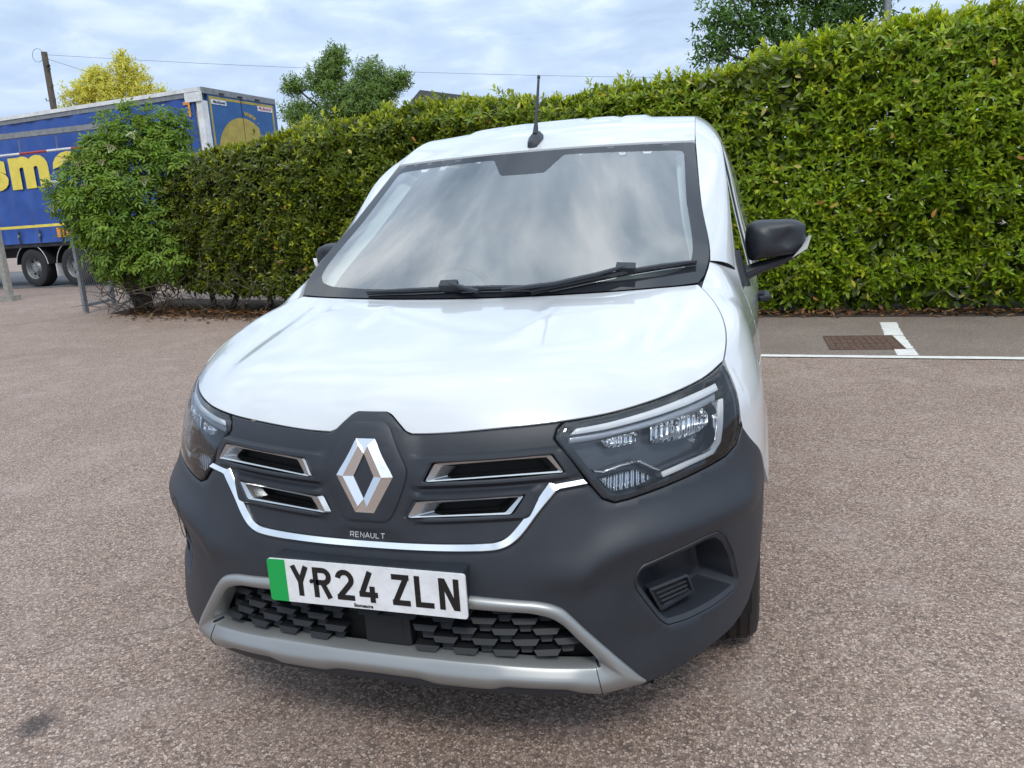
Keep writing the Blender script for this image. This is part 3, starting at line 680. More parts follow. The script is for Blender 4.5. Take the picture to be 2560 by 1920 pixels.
# ---- windscreen
ws_out = [(0, 0), (.40, 0), (.66, .0), (.716, .004), (.733, .045), (.742, .11), (.7445, .16), (.735, .28), (.70, .52), (.657, .985), (.648, .996), (.30, .9965), (0, .9965)]
WL = .94
def wsf(u, v): return wscreen(u, np.asarray(v)/WL)
ws_o = [(x, b*WL) for x, b in ws_out]; ws_o = ws_o[::-1]; WSO = ws_o+[(-x, b) for x, b in ws_o[::-1]]
ci = [(0, .048), (.45, .053), (.60, .062), (.66, .085), (.688, .13), (.691, .20), (.682, .30), (.652, .52), (.622, .90), (.612, .922), (.585, .930), (.30, .945), (.155, .950), (.145, .94), (.095, .822), (.085, .812), (0, .81)]
ci = [(x, b*WL) for x, b in ci][::-1]; CI = fillet(ci[:-1]+[(-x, b) for x, b in ci[-2::-1]][0:0]+ci[-1:]+[(-x, b) for x, b in ci[::-1]], .018, 4)
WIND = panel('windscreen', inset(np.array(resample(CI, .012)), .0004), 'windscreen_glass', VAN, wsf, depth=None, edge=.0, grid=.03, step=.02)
panel('windscreen_border', WSO, 'frit', WIND, wsf, holes=[CI], depth=None, edge=0, grid=.03, step=.012)
MB().add(*(lambda v, f: (v, f))(*((lambda L: ([tuple(p) for p in (list(wscreen(L, L*0)+np.array([0, -.012, -.016]))+list(wscreen(L, L*0+.03)+np.array([0, 0, -.012])))], [(i, i+1, i+1+len(L), i+len(L)) for i in range(len(L)-1)]))(np.linspace(-.73, .73, 30))))).obj('cowl_panel', 'plastic', VAN)

# ---- fenders, pillars and rails, roof
Ztop = pchip([.44, .45, .47, .49, .51], [.836, .876, .917, .954, .988]); Zbot = pchip([.44, .465, .535, .60, .625], [.826, .795, .733, .645, .60])
FY = [.442, .447, .455, .465, .478, .49, .502, .515, .53, .55, .58, .61, .64, .68, .73, .79, .85, .90, .94, .97, 1.0, 1.04, 1.08, 1.13, 1.19, 1.245]
def wedge_top(y):
    """upper edge of the fender: shut line, then windscreen corner, then pillar joint"""
    if y <= .965: return np.array([float(shut_x(y))+.004, y, float(shut_z(y))-.001])
    if y <= 1.085:
        b = np.interp(y, [.965, 1.0, 1.085], [.0, .05, .125]); P = wscreen(float(hwf(b))+.001, b); return np.array([P[0]+.002, y, P[2]-.002])
    k = (y-1.085)/.16; P = wscreen(float(hwf(.125)), .125); Q = skin(a_y(1.245, 1.165), 1.165); return P*(1-k)+Q*k
def fender_col(y):
    zb = float(Zbot(y)) if y < .625 else .33+math.sqrt(max(ARCH_R**2-(y-.92)**2, 0.0001))
    if y < .512:
        zt = float(Ztop(y)); return [skin(a_y(y, z), z) for z in np.linspace(zt, zb, 26)]
    T = wedge_top(y); zs = min(1.06-.10*max(0, (.75-y)/.24), T[2]-.03); zs = max(zs, .93)
    pts = [T]; nst = 8; Sx = skin(a_y(y, zs), zs); S2 = skin(a_y(y, zs-.02), zs-.02); tang = (Sx-S2)/.02
    h = (T[2]-zs); ctrl = Sx+tang*h*.75; ctrl[1] = y; ctrl[2] = min(ctrl[2], T[2]+.004)
    for i in range(1, nst): t = i/nst; pts.append((1-t)**2*T+2*t*(1-t)*ctrl+t*t*Sx)
    pts += [skin(a_y(y, z), z) for z in np.linspace(zs, zb, 18)]
    return pts
for sg in SIDES:
    C = np.array([fender_col(y) for y in FY])
    # wheel-arch flare
    for j, y in enumerate(FY):
        for i in range(C.shape[1]):
            r = math.hypot(C[j, i, 1]-.92, C[j, i, 2]-.33); C[j, i, 0] += .014*math.exp(-((r-.40)/.05)**2)*(1 if y > .6 else max(0, (y-.5)/.1))
    lip = C[:, -1:, :]*np.array([.965, 1, 1])
    C = np.concatenate([C[:, :1]*np.array([.99, 1, 1])+np.array([0, 0, -.02]), C, lip], 1)*np.array([sg, 1, 1])
    fe = grid_obj('front_fender', C, 'paint', VAN, sg < 0, angle=50)
def inner_curve():
    P = [wscreen(float(hwf(b))+.003, b)+np.array([.002, .002, 0]) for b in np.linspace(.125, 1.0, 16)]
    return P
def roof_edge(y):                               # rail between roof panel and side
    return np.array([np.interp(y, [1.787, 2.1, 2.6, 4.38], [.659, .64, .632, .628]), y, float(pchip([1.787, 1.95, 2.15, 2.4, 3.0, 4.0, 4.38], [1.644, 1.722, 1.777, 1.803, 1.812, 1.80, 1.785])(y))])
INC = inner_curve()+[roof_edge(y) for y in np.r_[np.linspace(1.86, 2.6, 12), np.linspace(2.8, 4.38, 8)]]
OUT_YZ = pchip([1.245, 1.56, 1.80, 1.98, 2.25, 4.38], [1.165, 1.40, 1.595, 1.665, 1.695, 1.69])
INY = np.array([p[1] for p in INC]); oy = np.interp(INY, [INC[0][1], 1.787, 2.1, 4.38], [1.245, 1.93, 2.2, 4.38])
OUC = [skin(a_y(y, float(OUT_YZ(y))), float(OUT_YZ(y))) for y in oy]
for sg in SIDES:
    rows = []
    for P, Q in zip(INC, OUC):
        z = Q[2]; n_ = skin(a_y(Q[1], z), z)-skin(a_y(Q[1], z-.03), z-.03); tg = n_/.03
        h = max(P[2]-Q[2], .035); ctrl = Q+tg*h*.6; ctrl = ctrl*.75+(P+np.array([.05, -.02, .012]))*.25
        row = [P+np.array([-.004, .004, -.015]), P]+[(1-t)**2*P+2*t*(1-t)*ctrl+t*t*Q for t in np.linspace(.08, 1, 10)]; row.append(Q+np.array([-.02, .004, -.004])); rows.append(row)
    grid_obj('pillar_and_rail', np.array(rows)*np.array([sg, 1, 1]), 'paint', VAN, sg > 0, angle=50)
zprof = pchip([0, .06, .15, .30, .50, .75, 1.3, 2.3, 2.75], [1.651, 1.685, 1.722, 1.768, 1.808, 1.833, 1.845, 1.838, 1.822])
RA = np.linspace(-1, 1, 61); RD = np.r_[0, .015, .04, .08, .12, .17, .22, .28, .34, .40, .46, .53, .6, .7, .8, .95, 1.1, 1.3, 1.6, 2.0, 2.4, 2.6, 2.72]
rows = []
for dlt in RD:
    row = []
    for a in RA:
        F = wscreen(a*.656, 1.0); y = F[1]+dlt*(4.38-F[1])/2.72; E = roof_edge(max(y, 1.787)) if abs(a) > .999 else None
        x = a*float(np.interp(max(y, 1.787), [1.787, 2.1, 2.6, 4.38], [.657, .638, .630, .626])); zc_ = float(zprof(dlt))
        ze = float(pchip([1.787, 1.95, 2.15, 2.4, 3.0, 4.0, 4.38], [1.644, 1.722, 1.777, 1.803, 1.812, 1.80, 1.785])(max(y, 1.787)))
        z = zc_+(min(ze, zc_)-zc_)*abs(a)**2.6 if dlt > 0 else F[2]
        on = float(sstep((dlt-.38)/.10)); z += on*.010*float(sstep((.42-abs(x))/.02))-on*.007*sum(float(sstep((.022-abs(abs(x)-q))/.012)) for q in (.14, .29))
        row.append((x, y, z))
    rows.append(row)
rows[0] = [(p[0], p[1]+.007, p[2]+.0065) for p in rows[0]]; front = [(p[0], p[1]+.001, p[2]-.014) for p in rows[0]]
ROOF = grid_obj('roof', [front]+rows, 'paint', VAN, False, angle=50)
ab = np.array([0, 1.730, 1.680])
AN = MB(); AL = [(-.046, .010, -.006, -.002), (-.040, .020, -.003, .014), (-.010, .026, .008, .034), (.025, .030, .022, .052), (.052, .028, .032, .060), (.064, .018, .036, .050)]
v = []
for (dy, hw_, zb, zt) in AL: v += [(-hw_, ab[1]+dy, ab[2]+zb-.012), (-hw_, ab[1]+dy, ab[2]+zb+.4*(zt-zb)), (-hw_*.45, ab[1]+dy, ab[2]+zt), (hw_*.45, ab[1]+dy, ab[2]+zt), (hw_, ab[1]+dy, ab[2]+zb+.4*(zt-zb)), (hw_, ab[1]+dy, ab[2]+zb-.012)]
AN.add(v, [(i*6+k, i*6+k+1, i*6+k+7, i*6+k+6) for i in range(5) for k in range(5)]+[(0, 5, 4, 3, 2, 1), tuple(range(30, 36))])
AN.tube([(0, ab[1]+.024, ab[2]+.045), (0, ab[1]+.040, ab[2]+.085)], [.013, .0095], 10)
AN.tube([(0, ab[1]+.038, ab[2]+.080), (0, ab[1]+.125, ab[2]+.285)], [.0080, .0052], 10)
AN.tube([(0, ab[1]+.125, ab[2]+.285), (0, ab[1]+.129, ab[2]+.295)], [.0075, .0065], 10)
AN.obj('roof_aerial', 'plastic', VAN)

# ---- sides: doors, cargo panel, windows, sills
ARCHR = (3.636, .33)
def archarc(c, r, a0, a1, n=14): return [(c[0]+r*math.cos(math.radians(a0+(a1-a0)*i/n)), c[1]+r*math.sin(math.radians(a0+(a1-a0)*i/n))) for i in range(n+1)]
for sg in SIDES:
    sf = sside(sg); osn = sg
    topc = [(y, float(OUT_YZ(y))-.006) for y in np.linspace(2.10, 1.252, 16)]
    a0 = math.degrees(math.acos((1.252-.92)/ARCH_R)); dr = topc+[(1.252, .335+math.sqrt(ARCH_R**2-(1.252-.92)**2))]+archarc(ARCH_C, ARCH_R, a0-2, 2, 6)+[(1.315, .34), (2.10, .34)]
    win = fillet([(1.300, 1.085), (1.40, 1.205), (1.585, 1.375), (1.80, 1.555), (1.90, 1.612), (1.97, 1.632), (2.065, 1.640), (2.065, 1.10)], [.01, .02, .03, .03, .03, .02, .03, .03], 3)
    DOOR = panel('front_door', PY(dr), 'paint', VAN, sf, holes=[PY(win)], depth=.03, grid=.05, step=.03, edge=.004, out_sign=osn)
    WIN = panel('door_window', PY([(p[0], p[1]) for p in inset(win, .012)]), 'side_glass', DOOR, sf, off=-.010, depth=.004, edge=0, grid=.06, step=.03, out_sign=osn)
    panel('window_seal', PY(win), 'plastic', DOOR, sf, holes=[PY(inset(win, .022))], off=-.006, depth=.012, edge=.003, grid=.05, step=.025, out_sign=osn)
    hp = skin(a_y(2.0, .985), .985)
    MB().tube([(sg*(hp[0]+.004), 1.90, .985), (sg*(hp[0]+.035), 1.92, .985), (sg*(hp[0]+.040), 2.0, .985), (sg*(hp[0]+.035), 2.06, .985), (sg*(hp[0]+.004), 2.075, .985)], [.011, .014, .015, .014, .011], 8).obj('door_handle', 'plastic', DOOR)
    cg = [(2.112, 1.68), (2.6, 1.688), (4.36, 1.683), (4.38, 1.2), (4.38, .36), (4.04, .36)]+archarc(ARCHR, .385, 4, 176, 20)+[(3.22, .34), (2.112, .34)]
    CARGO = panel('cargo_side', PY(cg), 'paint', VAN, sf, depth=.03, grid=.09, step=.05, edge=.004, out_sign=osn)
    rp = [(y, 1.02) for y in np.linspace(2.75, 4.30, 12)]; rp = PY(rp); R3 = [skin(p[0], p[1])+np.array([.006, 0, 0]) for p in rp]
    MB().tube([(sg*p[0], p[1], p[2]) for p in R3], .011, 6).obj('sliding_door_rail', 'plastic', CARGO)
    hp = skin(a_y(2.3, .96), .96)
    MB().tube([(sg*(hp[0]+.004), 2.20, .96), (sg*(hp[0]+.035), 2.22, .96), (sg*(hp[0]+.040), 2.30, .96), (sg*(hp[0]+.035), 2.36, .96), (sg*(hp[0]+.004), 2.375, .96)], [.011, .014, .015, .014, .011], 8).obj('door_handle', 'plastic', CARGO)
    sl_ = skin(a_y(1.4, .28), .28); MB().tube([(sg*.79, 1.33, .275), (sg*.80, 1.6, .275), (sg*.80, 3.22, .275)], [.06, .062, .062], 8).obj('sill', 'plastic', VAN)
    # wheel-arch liners
    for (cy, czz), r_ in ((ARCH_C, ARCH_R-.004), (ARCHR, .385)):
        A_ = archarc((cy, czz), r_, -12, 192, 18); grid_obj('arch_liner', [[(sg*xx, p[0], p[1]) for p in A_] for xx in (.885, .60)], 'gap_black', VAN)
        MB().box((sg*.60, cy, czz), (.01, .8, .8)).obj('arch_wall', 'gap_black', VAN)
# rear closure and floor
zz = np.linspace(.36, 1.69, 16); L = [skin(a_y(4.38, z), z) for z in zz]; top = [roof_edge(4.38)]
half = L+[(L[-1]+top[0])/2+np.array([.02, 0, .02])]+top+[np.array([0, 4.38, 1.82])]
ring = [p for p in half]+[p*np.array([-1, 1, 1]) for p in half[-2::-1]]; n = len(ring); inn = [np.array([p[0]*.96, 4.42, 1.08+(p[2]-1.08)*.965]) for p in ring]
mesh_obj('rear_doors', [p for p in ring]+inn, [(i, i+1, n+i+1, n+i) for i in range(n-1)]+[tuple(range(n, 2*n))], 'paint', VAN, angle=30)
MB().box((0, 2.4, .24), (1.16, 3.9, .08)).obj('underbody', 'gap_black', VAN)
MB().box((0, 4.40, .40), (1.66, .16, .22)).obj('rear_bumper', 'plastic', VAN)
# ---- wheels
def wheel(xc, yc, sg):
    R_, w = .326, .205; pf = [(-w/2, .215), (-w/2-.004, .235), (-w/2-.008, .27), (-w/2, .305), (-w/2+.02, .321)]
    for k in range(5):
        x0 = -w/2+.03+k*.0315; pf += [(x0, R_), (x0+.022, R_), (x0+.0225, R_-.008), (x0+.030, R_-.008)]
    pf += [(w/2-.02, .321), (w/2, .305), (w/2+.008, .27), (w/2+.004, .235), (w/2, .215)]
    wh = MB().lathe([(-.10, .19), (-.10, .212), (.085, .212), (.092, .214), (.092, .205), (.065, .195), (.055, .10), (.065, .06), (.065, 0)], (xc, yc, R_), 'x', 40, sg).obj('wheel', 'alloy', VAN)
    MB().lathe(pf, (xc, yc, R_), 'x', 56, sg).obj('tyre', 'rubber', wh, angle=40)
    for k in range(5):
        an = 2*math.pi*k/5; m_ = MB(); c_, s_ = math.cos(an), math.sin(an)
        m_.tube([(xc+sg*.066, yc+c_*.05, R_+s_*.05), (xc+sg*.072, yc+c_*.12, R_+s_*.12), (xc+sg*.070, yc+c_*.205, R_+s_*.205)], [.024, .020, .028], 6, sq=.6); m_.obj('spoke', 'alloy', wh)
for sg in SIDES:
    for yc in (.92, 3.636): wheel(sg*.797, yc, sg)
# ---- mirrors
def mpt(p): return (math.copysign(.87+(abs(p[0])-.87)*1.075, p[0]), p[1]+.24, 1.393+(p[2]-1.393)*1.075)
for sg in SIDES:
    ol = fillet([(.868, 1.175), (.853, 1.255), (.862, 1.312), (.90, 1.326), (1.03, 1.322), (1.066, 1.305), (1.073, 1.245), (1.045, 1.198)], [.02, .05, .03, .04, .04, .03, .04, .03], 4); ol = np.array(ol)
    ce = np.array([.965, 1.25]); lv = [(1.395, .30), (1.398, .55), (1.408, .78), (1.430, .92), (1.470, .99), (1.520, 1.0), (1.545, .985), (1.55, .95), (1.545, .90)]
    V_ = []; F_ = []; n = len(ol)
    for (yy, k) in lv: V_ += [(sg*(ce[0]+(p[0]-ce[0])*k), yy+.05*(p[0]-.86)/.2*(1-k*.6), ce[1]+(p[1]-ce[1])*k) for p in ol]
    for i in range(len(lv)-1): F_ += [(i*n+k, i*n+(k+1) % n, (i+1)*n+(k+1) % n, (i+1)*n+k) for k in range(n)]
    F_ += [tuple(range(n))[::-1]]
    if sg < 0: F_ = [f[::-1] for f in F_]
    V_ = [mpt(v_) for v_ in V_]; mi = mesh_obj('door_mirror', V_, F_, 'plastic', VAN, angle=60)
    gl = [((p-ce)*.90+ce) for p in ol]; mesh_obj('mirror_glass', [mpt((sg*p[0], 1.546, p[1])) for p in gl], [tuple(range(n))], 'chrome', mi, smooth=False)
    MB().tube([mpt(q) for q in [(sg*.800, 1.44, 1.105), (sg*.845, 1.46, 1.128), (sg*.90, 1.475, 1.150), (sg*.98, 1.49, 1.172), (sg*1.045, 1.50, 1.197)]], [.040, .033, .028, .022, .010], 10, sq=.9).obj('mirror_arm', 'plastic', mi)
    MB().add([mpt((sg*a, b, c_)) for a, b, c_ in [(1.020, 1.428, 1.186), (1.073, 1.460, 1.215), (1.087, 1.465, 1.262), (1.058, 1.425, 1.232), (1.040, 1.52, 1.188), (1.078, 1.53, 1.222), (1.080, 1.53, 1.258), (1.05, 1.52, 1.23)]], [(0, 1, 2, 3), (4, 7, 6, 5), (0, 4, 5, 1), (1, 5, 6, 2), (2, 6, 7, 3), (3, 7, 4, 0)]).obj('mirror_indicator', 'lamp_white', mi)
    tr = [(1.46, 1.085), (1.60, 1.215), (1.64, 1.10), (1.63, 1.07)]; panel('mirror_triangle', PY(tr), 'plastic', mi, sside(sg), off=.004, depth=.02, edge=.003, grid=.03, step=.02, out_sign=sg)

# ---- wipers
def wpt(x, b, o): P = wscreen(x, b); L = np.array([[x, b*WL]]); return P+normals(wsf, L)[0]*o
for pts, blk, arm in (([(-.42, .014), (-.25, .024), (-.1, .030), (.07, .028), (.245, .020)], (-.1, .036), [(.02, -.012), (-.03, .008), (-.10, .040)]),
                      ([(.19, -.002), (.30, .028), (.42, .060), (.50, .078), (.60, .094), (.705, .104)], (.485, .084), [(.10, -.010), (.27, .012), (.40, .050), (.485, .086)])):
    W_ = MB().tube([wpt(x, b, .017) for x, b in pts], [.006]+[.0105]*(len(pts)-2)+[.007], 6, sq=.8).obj('wiper', 'plastic', VAN)
    MB().tube([wpt(x, b, .006) for x, b in pts], .004, 4).obj('wiper_rubber', 'rubber', W_)
    MB().tube([wpt(x, b, .034) for x, b in arm], [.013]*(len(arm)-1)+[.009], 6, sq=.6).obj('wiper_arm', 'plastic', W_)
    P = wpt(blk[0], blk[1], .026); MB().box(P, (.062, .030, .026), Matrix.Rotation(math.radians(33), 3, 'X') @ Matrix.Rotation(.08 if blk[0] > 0 else 0, 3, 'Y')).obj('wiper_joint', 'plastic', W_)

# ---- cabin
DASH = []
for (yy, zz) in ((1.06, 1.10), (1.20, 1.125), (1.40, 1.12), (1.55, 1.09), (1.62, 1.02), (1.62, .75)): DASH.append([(x, yy+.10*abs(x/.7)**2, zz-.015*abs(x/.7)**2) for x in np.linspace(-.74, .74, 15)])
grid_obj('dashboard', DASH, 'cabin_dark', VAN)
MB().box((0, 2.26, 1.07), (1.42, .03, 1.14)).obj('bulkhead', 'cabin_grey', VAN)
for xs in (-.38, .38):
    st = MB(); 
    for k, (dy, dz, w_) in enumerate(((0, .62, .25), (.03, .85, .26), (.07, 1.10, .25), (.10, 1.30, .20))): pass
    P = [[(xs+a*w_, 2.02+dy-.05*(1-abs(a)), dz) for a in np.linspace(-1, 1, 9)] for (dy, dz, w_) in ((-.02, .62, .25), (.02, .85, .26), (.07, 1.10, .25), (.10, 1.25, .19), (.11, 1.29, .12), (.11, 1.31, .11), (.12, 1.45, .12), (.15, 1.50, .09))]
    bk = [[(p[0], p[1]+.13, p[2]) for p in r] for r in P]; n9 = 9; rows_ = [P[0]]+P+bk[::-1]; grid_obj('seat', rows_, 'seat_cloth', VAN)
ring_ = [(-.37+.185*math.cos(t), 1.60+.185*math.sin(t)*.42, 1.02+.185*math.sin(t)*.91) for t in np.linspace(0, 2*math.pi, 25)]
SW = MB().tube(ring_, .016, 8).obj('steering_wheel', 'cabin_dark', VAN); MB().box((-.37, 1.60, 1.02), (.30, .04, .07)).obj('steering_hub', 'cabin_dark', SW)
for sg in SIDES:
    rows_ = []
    for b in np.linspace(.03, .97, 14): rows_.append([wscreen(sg*(float(hwf(b))-.02), b)+np.array([0, .03, -.02]), wscreen(sg*(float(hwf(b))-.062-.02*b), b)+np.array([0, .085, -.04]), wscreen(sg*(float(hwf(b))-.055-.02*b), b)+np.array([0, .16, -.04])])
    grid_obj('pillar_trim', rows_, 'cabin_pale', VAN)
grid_obj('headlining', [[(x_, y_, 1.575+.10*min(1, (y_-1.78)/.5)-.03*abs(x_/.6)**2) for x_ in np.linspace(-.60, .60, 9)] for y_ in (1.86, 1.95, 2.1, 2.24)], 'cabin_pale', VAN)
for sg in SIDES: MB().box((sg*.72, 1.9, .75), (.04, 1.0, .62)).obj('door_lining', 'cabin_dark', VAN)
MB().box((0, 1.75, .50), (1.44, 1.3, .04)).obj('cabin_floor', 'cabin_dark', VAN)
# ------------------------------------------------------------------ ground and paving
def gz(x, y): return .25*sstep((-.6*np.asarray(x, float)+.8*np.asarray(y, float)-9.5)/8)
x = N('chipped_tarmac'); P = x.n('ShaderNodeNewGeometry').outputs['Position']
v1 = x.n('ShaderNodeTexVoronoi', {'Scale': 116.0, 'Randomness': 1.0, 'Vector': P}); v2 = x.n('ShaderNodeTexVoronoi', {'Scale': 116.0, 'Vector': P}, feature='DISTANCE_TO_EDGE')
cellv = x.n('ShaderNodeSeparateColor', {0: v1.outputs['Color']}).outputs[0]
col = x.ramp(cellv, [(.0, (.15, .108, .088)), (.22, (.28, .198, .156)), (.5, (.385, .277, .219)), (.75, (.48, .352, .282)), (1., (.64, .51, .43))])
edge = x.n('ShaderNodeMapRange', {0: v2.outputs[0], 1: .0, 2: .12}).outputs[0]
col = x.mix(edge, (.085, .062, .052), col)
big = x.noise(.55, 6, .6, P); big2 = x.noise(2.6, 5, .65, P)
col = x.mix(x.n('ShaderNodeMapRange', {0: big, 1: .35, 2: .70, 3: 0., 4: .45}).outputs[0], col, (.62, .58, .56), 'MULTIPLY')
col = x.mix(x.n('ShaderNodeMapRange', {0: big2, 1: .50, 2: .75, 3: 0., 4: .30}).outputs[0], col, (.50, .41, .36), 'MIX')
# dark oil drips and a few cracks
def spot(cx, cy, r):
    d_ = x.n('ShaderNodeVectorMath', {0: P, 1: (cx, cy, 0)}, operation='DISTANCE').outputs['Value']; nn = x.noise(26, 4, .7, P)
    w_ = x.n('ShaderNodeMath', {0: d_, 1: x.n('ShaderNodeMath', {0: nn, 1: r*1.4}, operation='MULTIPLY').outputs[0]}, operation='SUBTRACT').outputs[0]
    return x.n('ShaderNodeMapRange', {0: w_, 1: r*.35, 2: -.02, 3: 0., 4: .75}).outputs[0]
for (cx, cy, r) in ((.78, -.12, .055), (-1.15, -.05, .07), (-1.25, -.16, .05), (.62, -.02, .03)): col = x.mix(spot(cx, cy, r), col, (.028, .026, .026))
wv = x.n('ShaderNodeVectorMath', {0: P, 1: x.n('ShaderNodeVectorMath', {0: x.n('ShaderNodeTexNoise', {'Scale': 1.6, 'Detail': 5.0, 'Vector': P}).outputs['Color'], 1: (1.1, 1.1, 0)}, operation='MULTIPLY').outputs[0]}, operation='ADD').outputs[0]
cr = x.n('ShaderNodeTexVoronoi', {'Scale': .42, 'Vector': wv}, feature='DISTANCE_TO_EDGE').outputs[0]
cm = x.n('ShaderNodeMath', {0: x.n('ShaderNodeMapRange', {0: cr, 1: .0012, 2: .005, 3: .45, 4: 0.}).outputs[0], 1: x.n('ShaderNodeMapRange', {0: x.noise(.8, 3, .5, P), 1: .5, 2: .6}).outputs[0]}, operation='MULTIPLY').outputs[0]
col = x.mix(cm, col, (.035, .032, .03))
hgt = x.n('ShaderNodeMath', {0: edge, 1: x.n('ShaderNodeMath', {0: cellv, 1: .8}, operation='MULTIPLY').outputs[0]}, operation='MULTIPLY').outputs[0]
x.bump(hgt, .7, .003); x.set(Base_Color=col, Roughness=.78); M['tarmac'] = x.m
def plain_asphalt(name, c0, c1, c2, sc=150.):
    x = N(name); P = x.n('ShaderNodeNewGeometry').outputs['Position']; v1 = x.n('ShaderNodeTexVoronoi', {'Scale': sc, 'Vector': P})
    cellv = x.n('ShaderNodeSeparateColor', {0: v1.outputs['Color']}).outputs[0]; col = x.ramp(cellv, [(0, c0), (.6, c1), (1, c2)])
    col = x.mix(x.n('ShaderNodeMapRange', {0: x.noise(.9, 6, .65, P), 1: .35, 2: .7, 3: 0., 4: .55}).outputs[0], col, tuple(.55*q for q in c1))
    col = x.mix(x.n('ShaderNodeMapRange', {0: x.noise(7, 6, .7, P), 1: .62, 2: .72, 3: 0., 4: .5}).outputs[0], col, tuple(.35*q for q in c1))
    x.bump(cellv, .5, .003); x.set(Base_Color=col, Roughness=.82); M[name] = x.m
plain_asphalt('old_asphalt', (.115, .090, .073), (.22, .170, .137), (.38, .30, .25))
plain_asphalt('road_asphalt', (.07, .07, .072), (.125, .125, .13), (.20, .20, .21))
x = N('soil'); P = x.obj(); x.bump(x.noise(60, 6, .7), .8, .02); x.set(Base_Color=x.ramp(x.noise(18, 8, .7), [(.3, (.022, .015, .010)), (.55, (.06, .040, .026)), (.8, (.13, .085, .055))]), Roughness=.95); M['soil'] = x.m
x = N('road_paint'); nn = x.noise(55, 6, .75); n3 = x.noise(9, 5, .7)
x.set(Base_Color=x.mix(x.n('ShaderNodeMapRange', {0: nn, 1: .62, 2: .70}).outputs[0], x.ramp(n3, [(.3, (.62, .60, .56)), (.7, (.78, .76, .71))]), (.22, .20, .18)), Roughness=.7); x.bump(nn, .4, .003); M['road_paint'] = x.m
xs_ = np.r_[-400, -120, -60, -40, np.linspace(-30, 14, 45), 30, 60, 120, 400]; ys_ = np.r_[-400, -120, -40, -12, -6, np.linspace(-4, 34, 39), 50, 90, 200, 900]
G_ = [[(a, b, float(gz(a, b))) for a in xs_] for b in ys_]; struct(grid_obj('ground', G_, 'tarmac', None))
def sheet(name, poly, mat, dz=.004, step=.5):
    P = [np.array(p, float) for p in poly]; a, b, c_, d_ = P; nu = max(2, int(max(np.linalg.norm(b-a), np.linalg.norm(c_-d_))/step)); nv = max(2, int(np.linalg.norm(d_-a)/step))
    R_ = []
    for j in range(nv+1):
        l_ = a+(d_-a)*j/nv; r_ = b+(c_-b)*j/nv; R_.append([(*(l_+(r_-l_)*i/nu), float(gz(*(l_+(r_-l_)*i/nu)))+dz) for i in range(nu+1)])
    return grid_obj(name, R_, mat, None)
def yh(xv): return 8.45-.10*(np.asarray(xv, float)-1)            # hedge foot
struct(sheet('asphalt_strip', [(-2.6, 6.15), (14, 4.70), (14, 7.3), (-2.6, 8.9)], 'old_asphalt'))
struct(sheet('planting_bed', [(-9.9, 9.35), (14, 7.05), (14, 9.0), (-9.9, 11.1)], 'soil', .010))
struct(sheet('road', [(-60, 17.2), (40, 7.2+4.0), (40, 22), (-60, 27)], 'road_asphalt', .008, 1.5))
def line_sheet(name, a, b, w, jag=0., skip=None, n=60):
    a, b = np.array(a, float), np.array(b, float); u = (b-a)/np.linalg.norm(b-a); q = np.array([-u[1], u[0]]); R_ = [[], []]
    for i in range(n+1):
        p = a+(b-a)*i/n; j1, j2 = random.uniform(-jag, jag), random.uniform(-jag, jag)
        for k, (s_, j_) in enumerate(((-.5, j1), (.5, j2))): e = p+q*(w*s_+j_); R_[k].append((e[0], e[1], float(gz(*e))+.0085))
    return grid_obj(name, R_, 'road_paint', None, smooth=False)
struct(line_sheet('bay_line', (-.6, 5.91), (9.0, 5.11), .105, .003, n=240))
for (a, b) in (((2.345, 7.72), (2.263, 6.835)), ((2.261, 6.815), (2.222, 6.075)), ((2.221, 6.055), (2.205, 5.75))): struct(line_sheet('bay_divider', a, b, .17, .008, n=22))
# ---- drain cover
x = N('rusty_iron'); x.set(Base_Color=x.ramp(x.noise(30, 8, .7), [(.3, (.075, .045, .034)), (.6, (.16, .098, .072)), (.8, (.24, .15, .11))]), Roughness=.75, Metallic=.3); x.bump(x.noise(120, 4), .4, .002); M['iron'] = x.m
DR = thing('drain_cover', 'rusty iron drain cover set in the asphalt beside the white divider line', 'drain cover', (1.93, 6.42, 0))
MB().box((1.92, 6.43, .005), (.60, .72, .012)).obj('plate', 'iron', DR, smooth=False)
for i in range(9):
    for j in range(3): MB().box((1.92-.24+i*.06, 6.43-.22+j*.22, .0135), (.030, .17, .007)).obj('raised_bar', 'iron', DR, smooth=False)
for (cx, cy, sx, sy) in ((1.92, 6.795, .64, .02), (1.92, 6.065, .64, .02), (1.61, 6.43, .02, .71), (2.23, 6.43, .02, .71)): MB().box((cx, cy, .006), (sx, sy, .018)).obj('frame', 'iron', DR, smooth=False)

# ------------------------------------------------------------------ foliage
def leaf_mat(name, rough=.35, transl=.35, spec=.5):
    x = N(name); at = x.n('ShaderNodeAttribute', attribute_name='leaf').outputs['Color']; nz_ = x.noise(40, 3)
    c_ = x.mix(.35, at, x.mix(nz_, (.6, .6, .6), (1.25, 1.2, 1.1)), 'MULTIPLY')
    x.set(Base_Color=c_, Roughness=rough, Specular_IOR_Level=spec)
    tl = x.n('ShaderNodeBsdfTranslucent', {0: x.mix(1.0, c_, (1.25, 1.25, .55), 'MULTIPLY')}); ms = x.n('ShaderNodeMixShader', {0: transl}); x.l(x.b.outputs[0], ms.inputs[1]); x.l(tl.outputs[0], ms.inputs[2]); x.l(ms.outputs[0], x.o.inputs[0]); M[name] = x.m
leaf_mat('laurel_leaf', .33, .34, .5); leaf_mat('soft_leaf', .5, .4, .3); leaf_mat('dry_leaf', .75, .15, .2)
x = N('bark'); x.set(Base_Color=x.ramp(x.noise(25, 8, .7), [(.3, (.035, .028, .022)), (.7, (.12, .10, .08))]), Roughness=.9); x.bump(x.noise(60, 5), .7, .01); M['bark'] = x.m
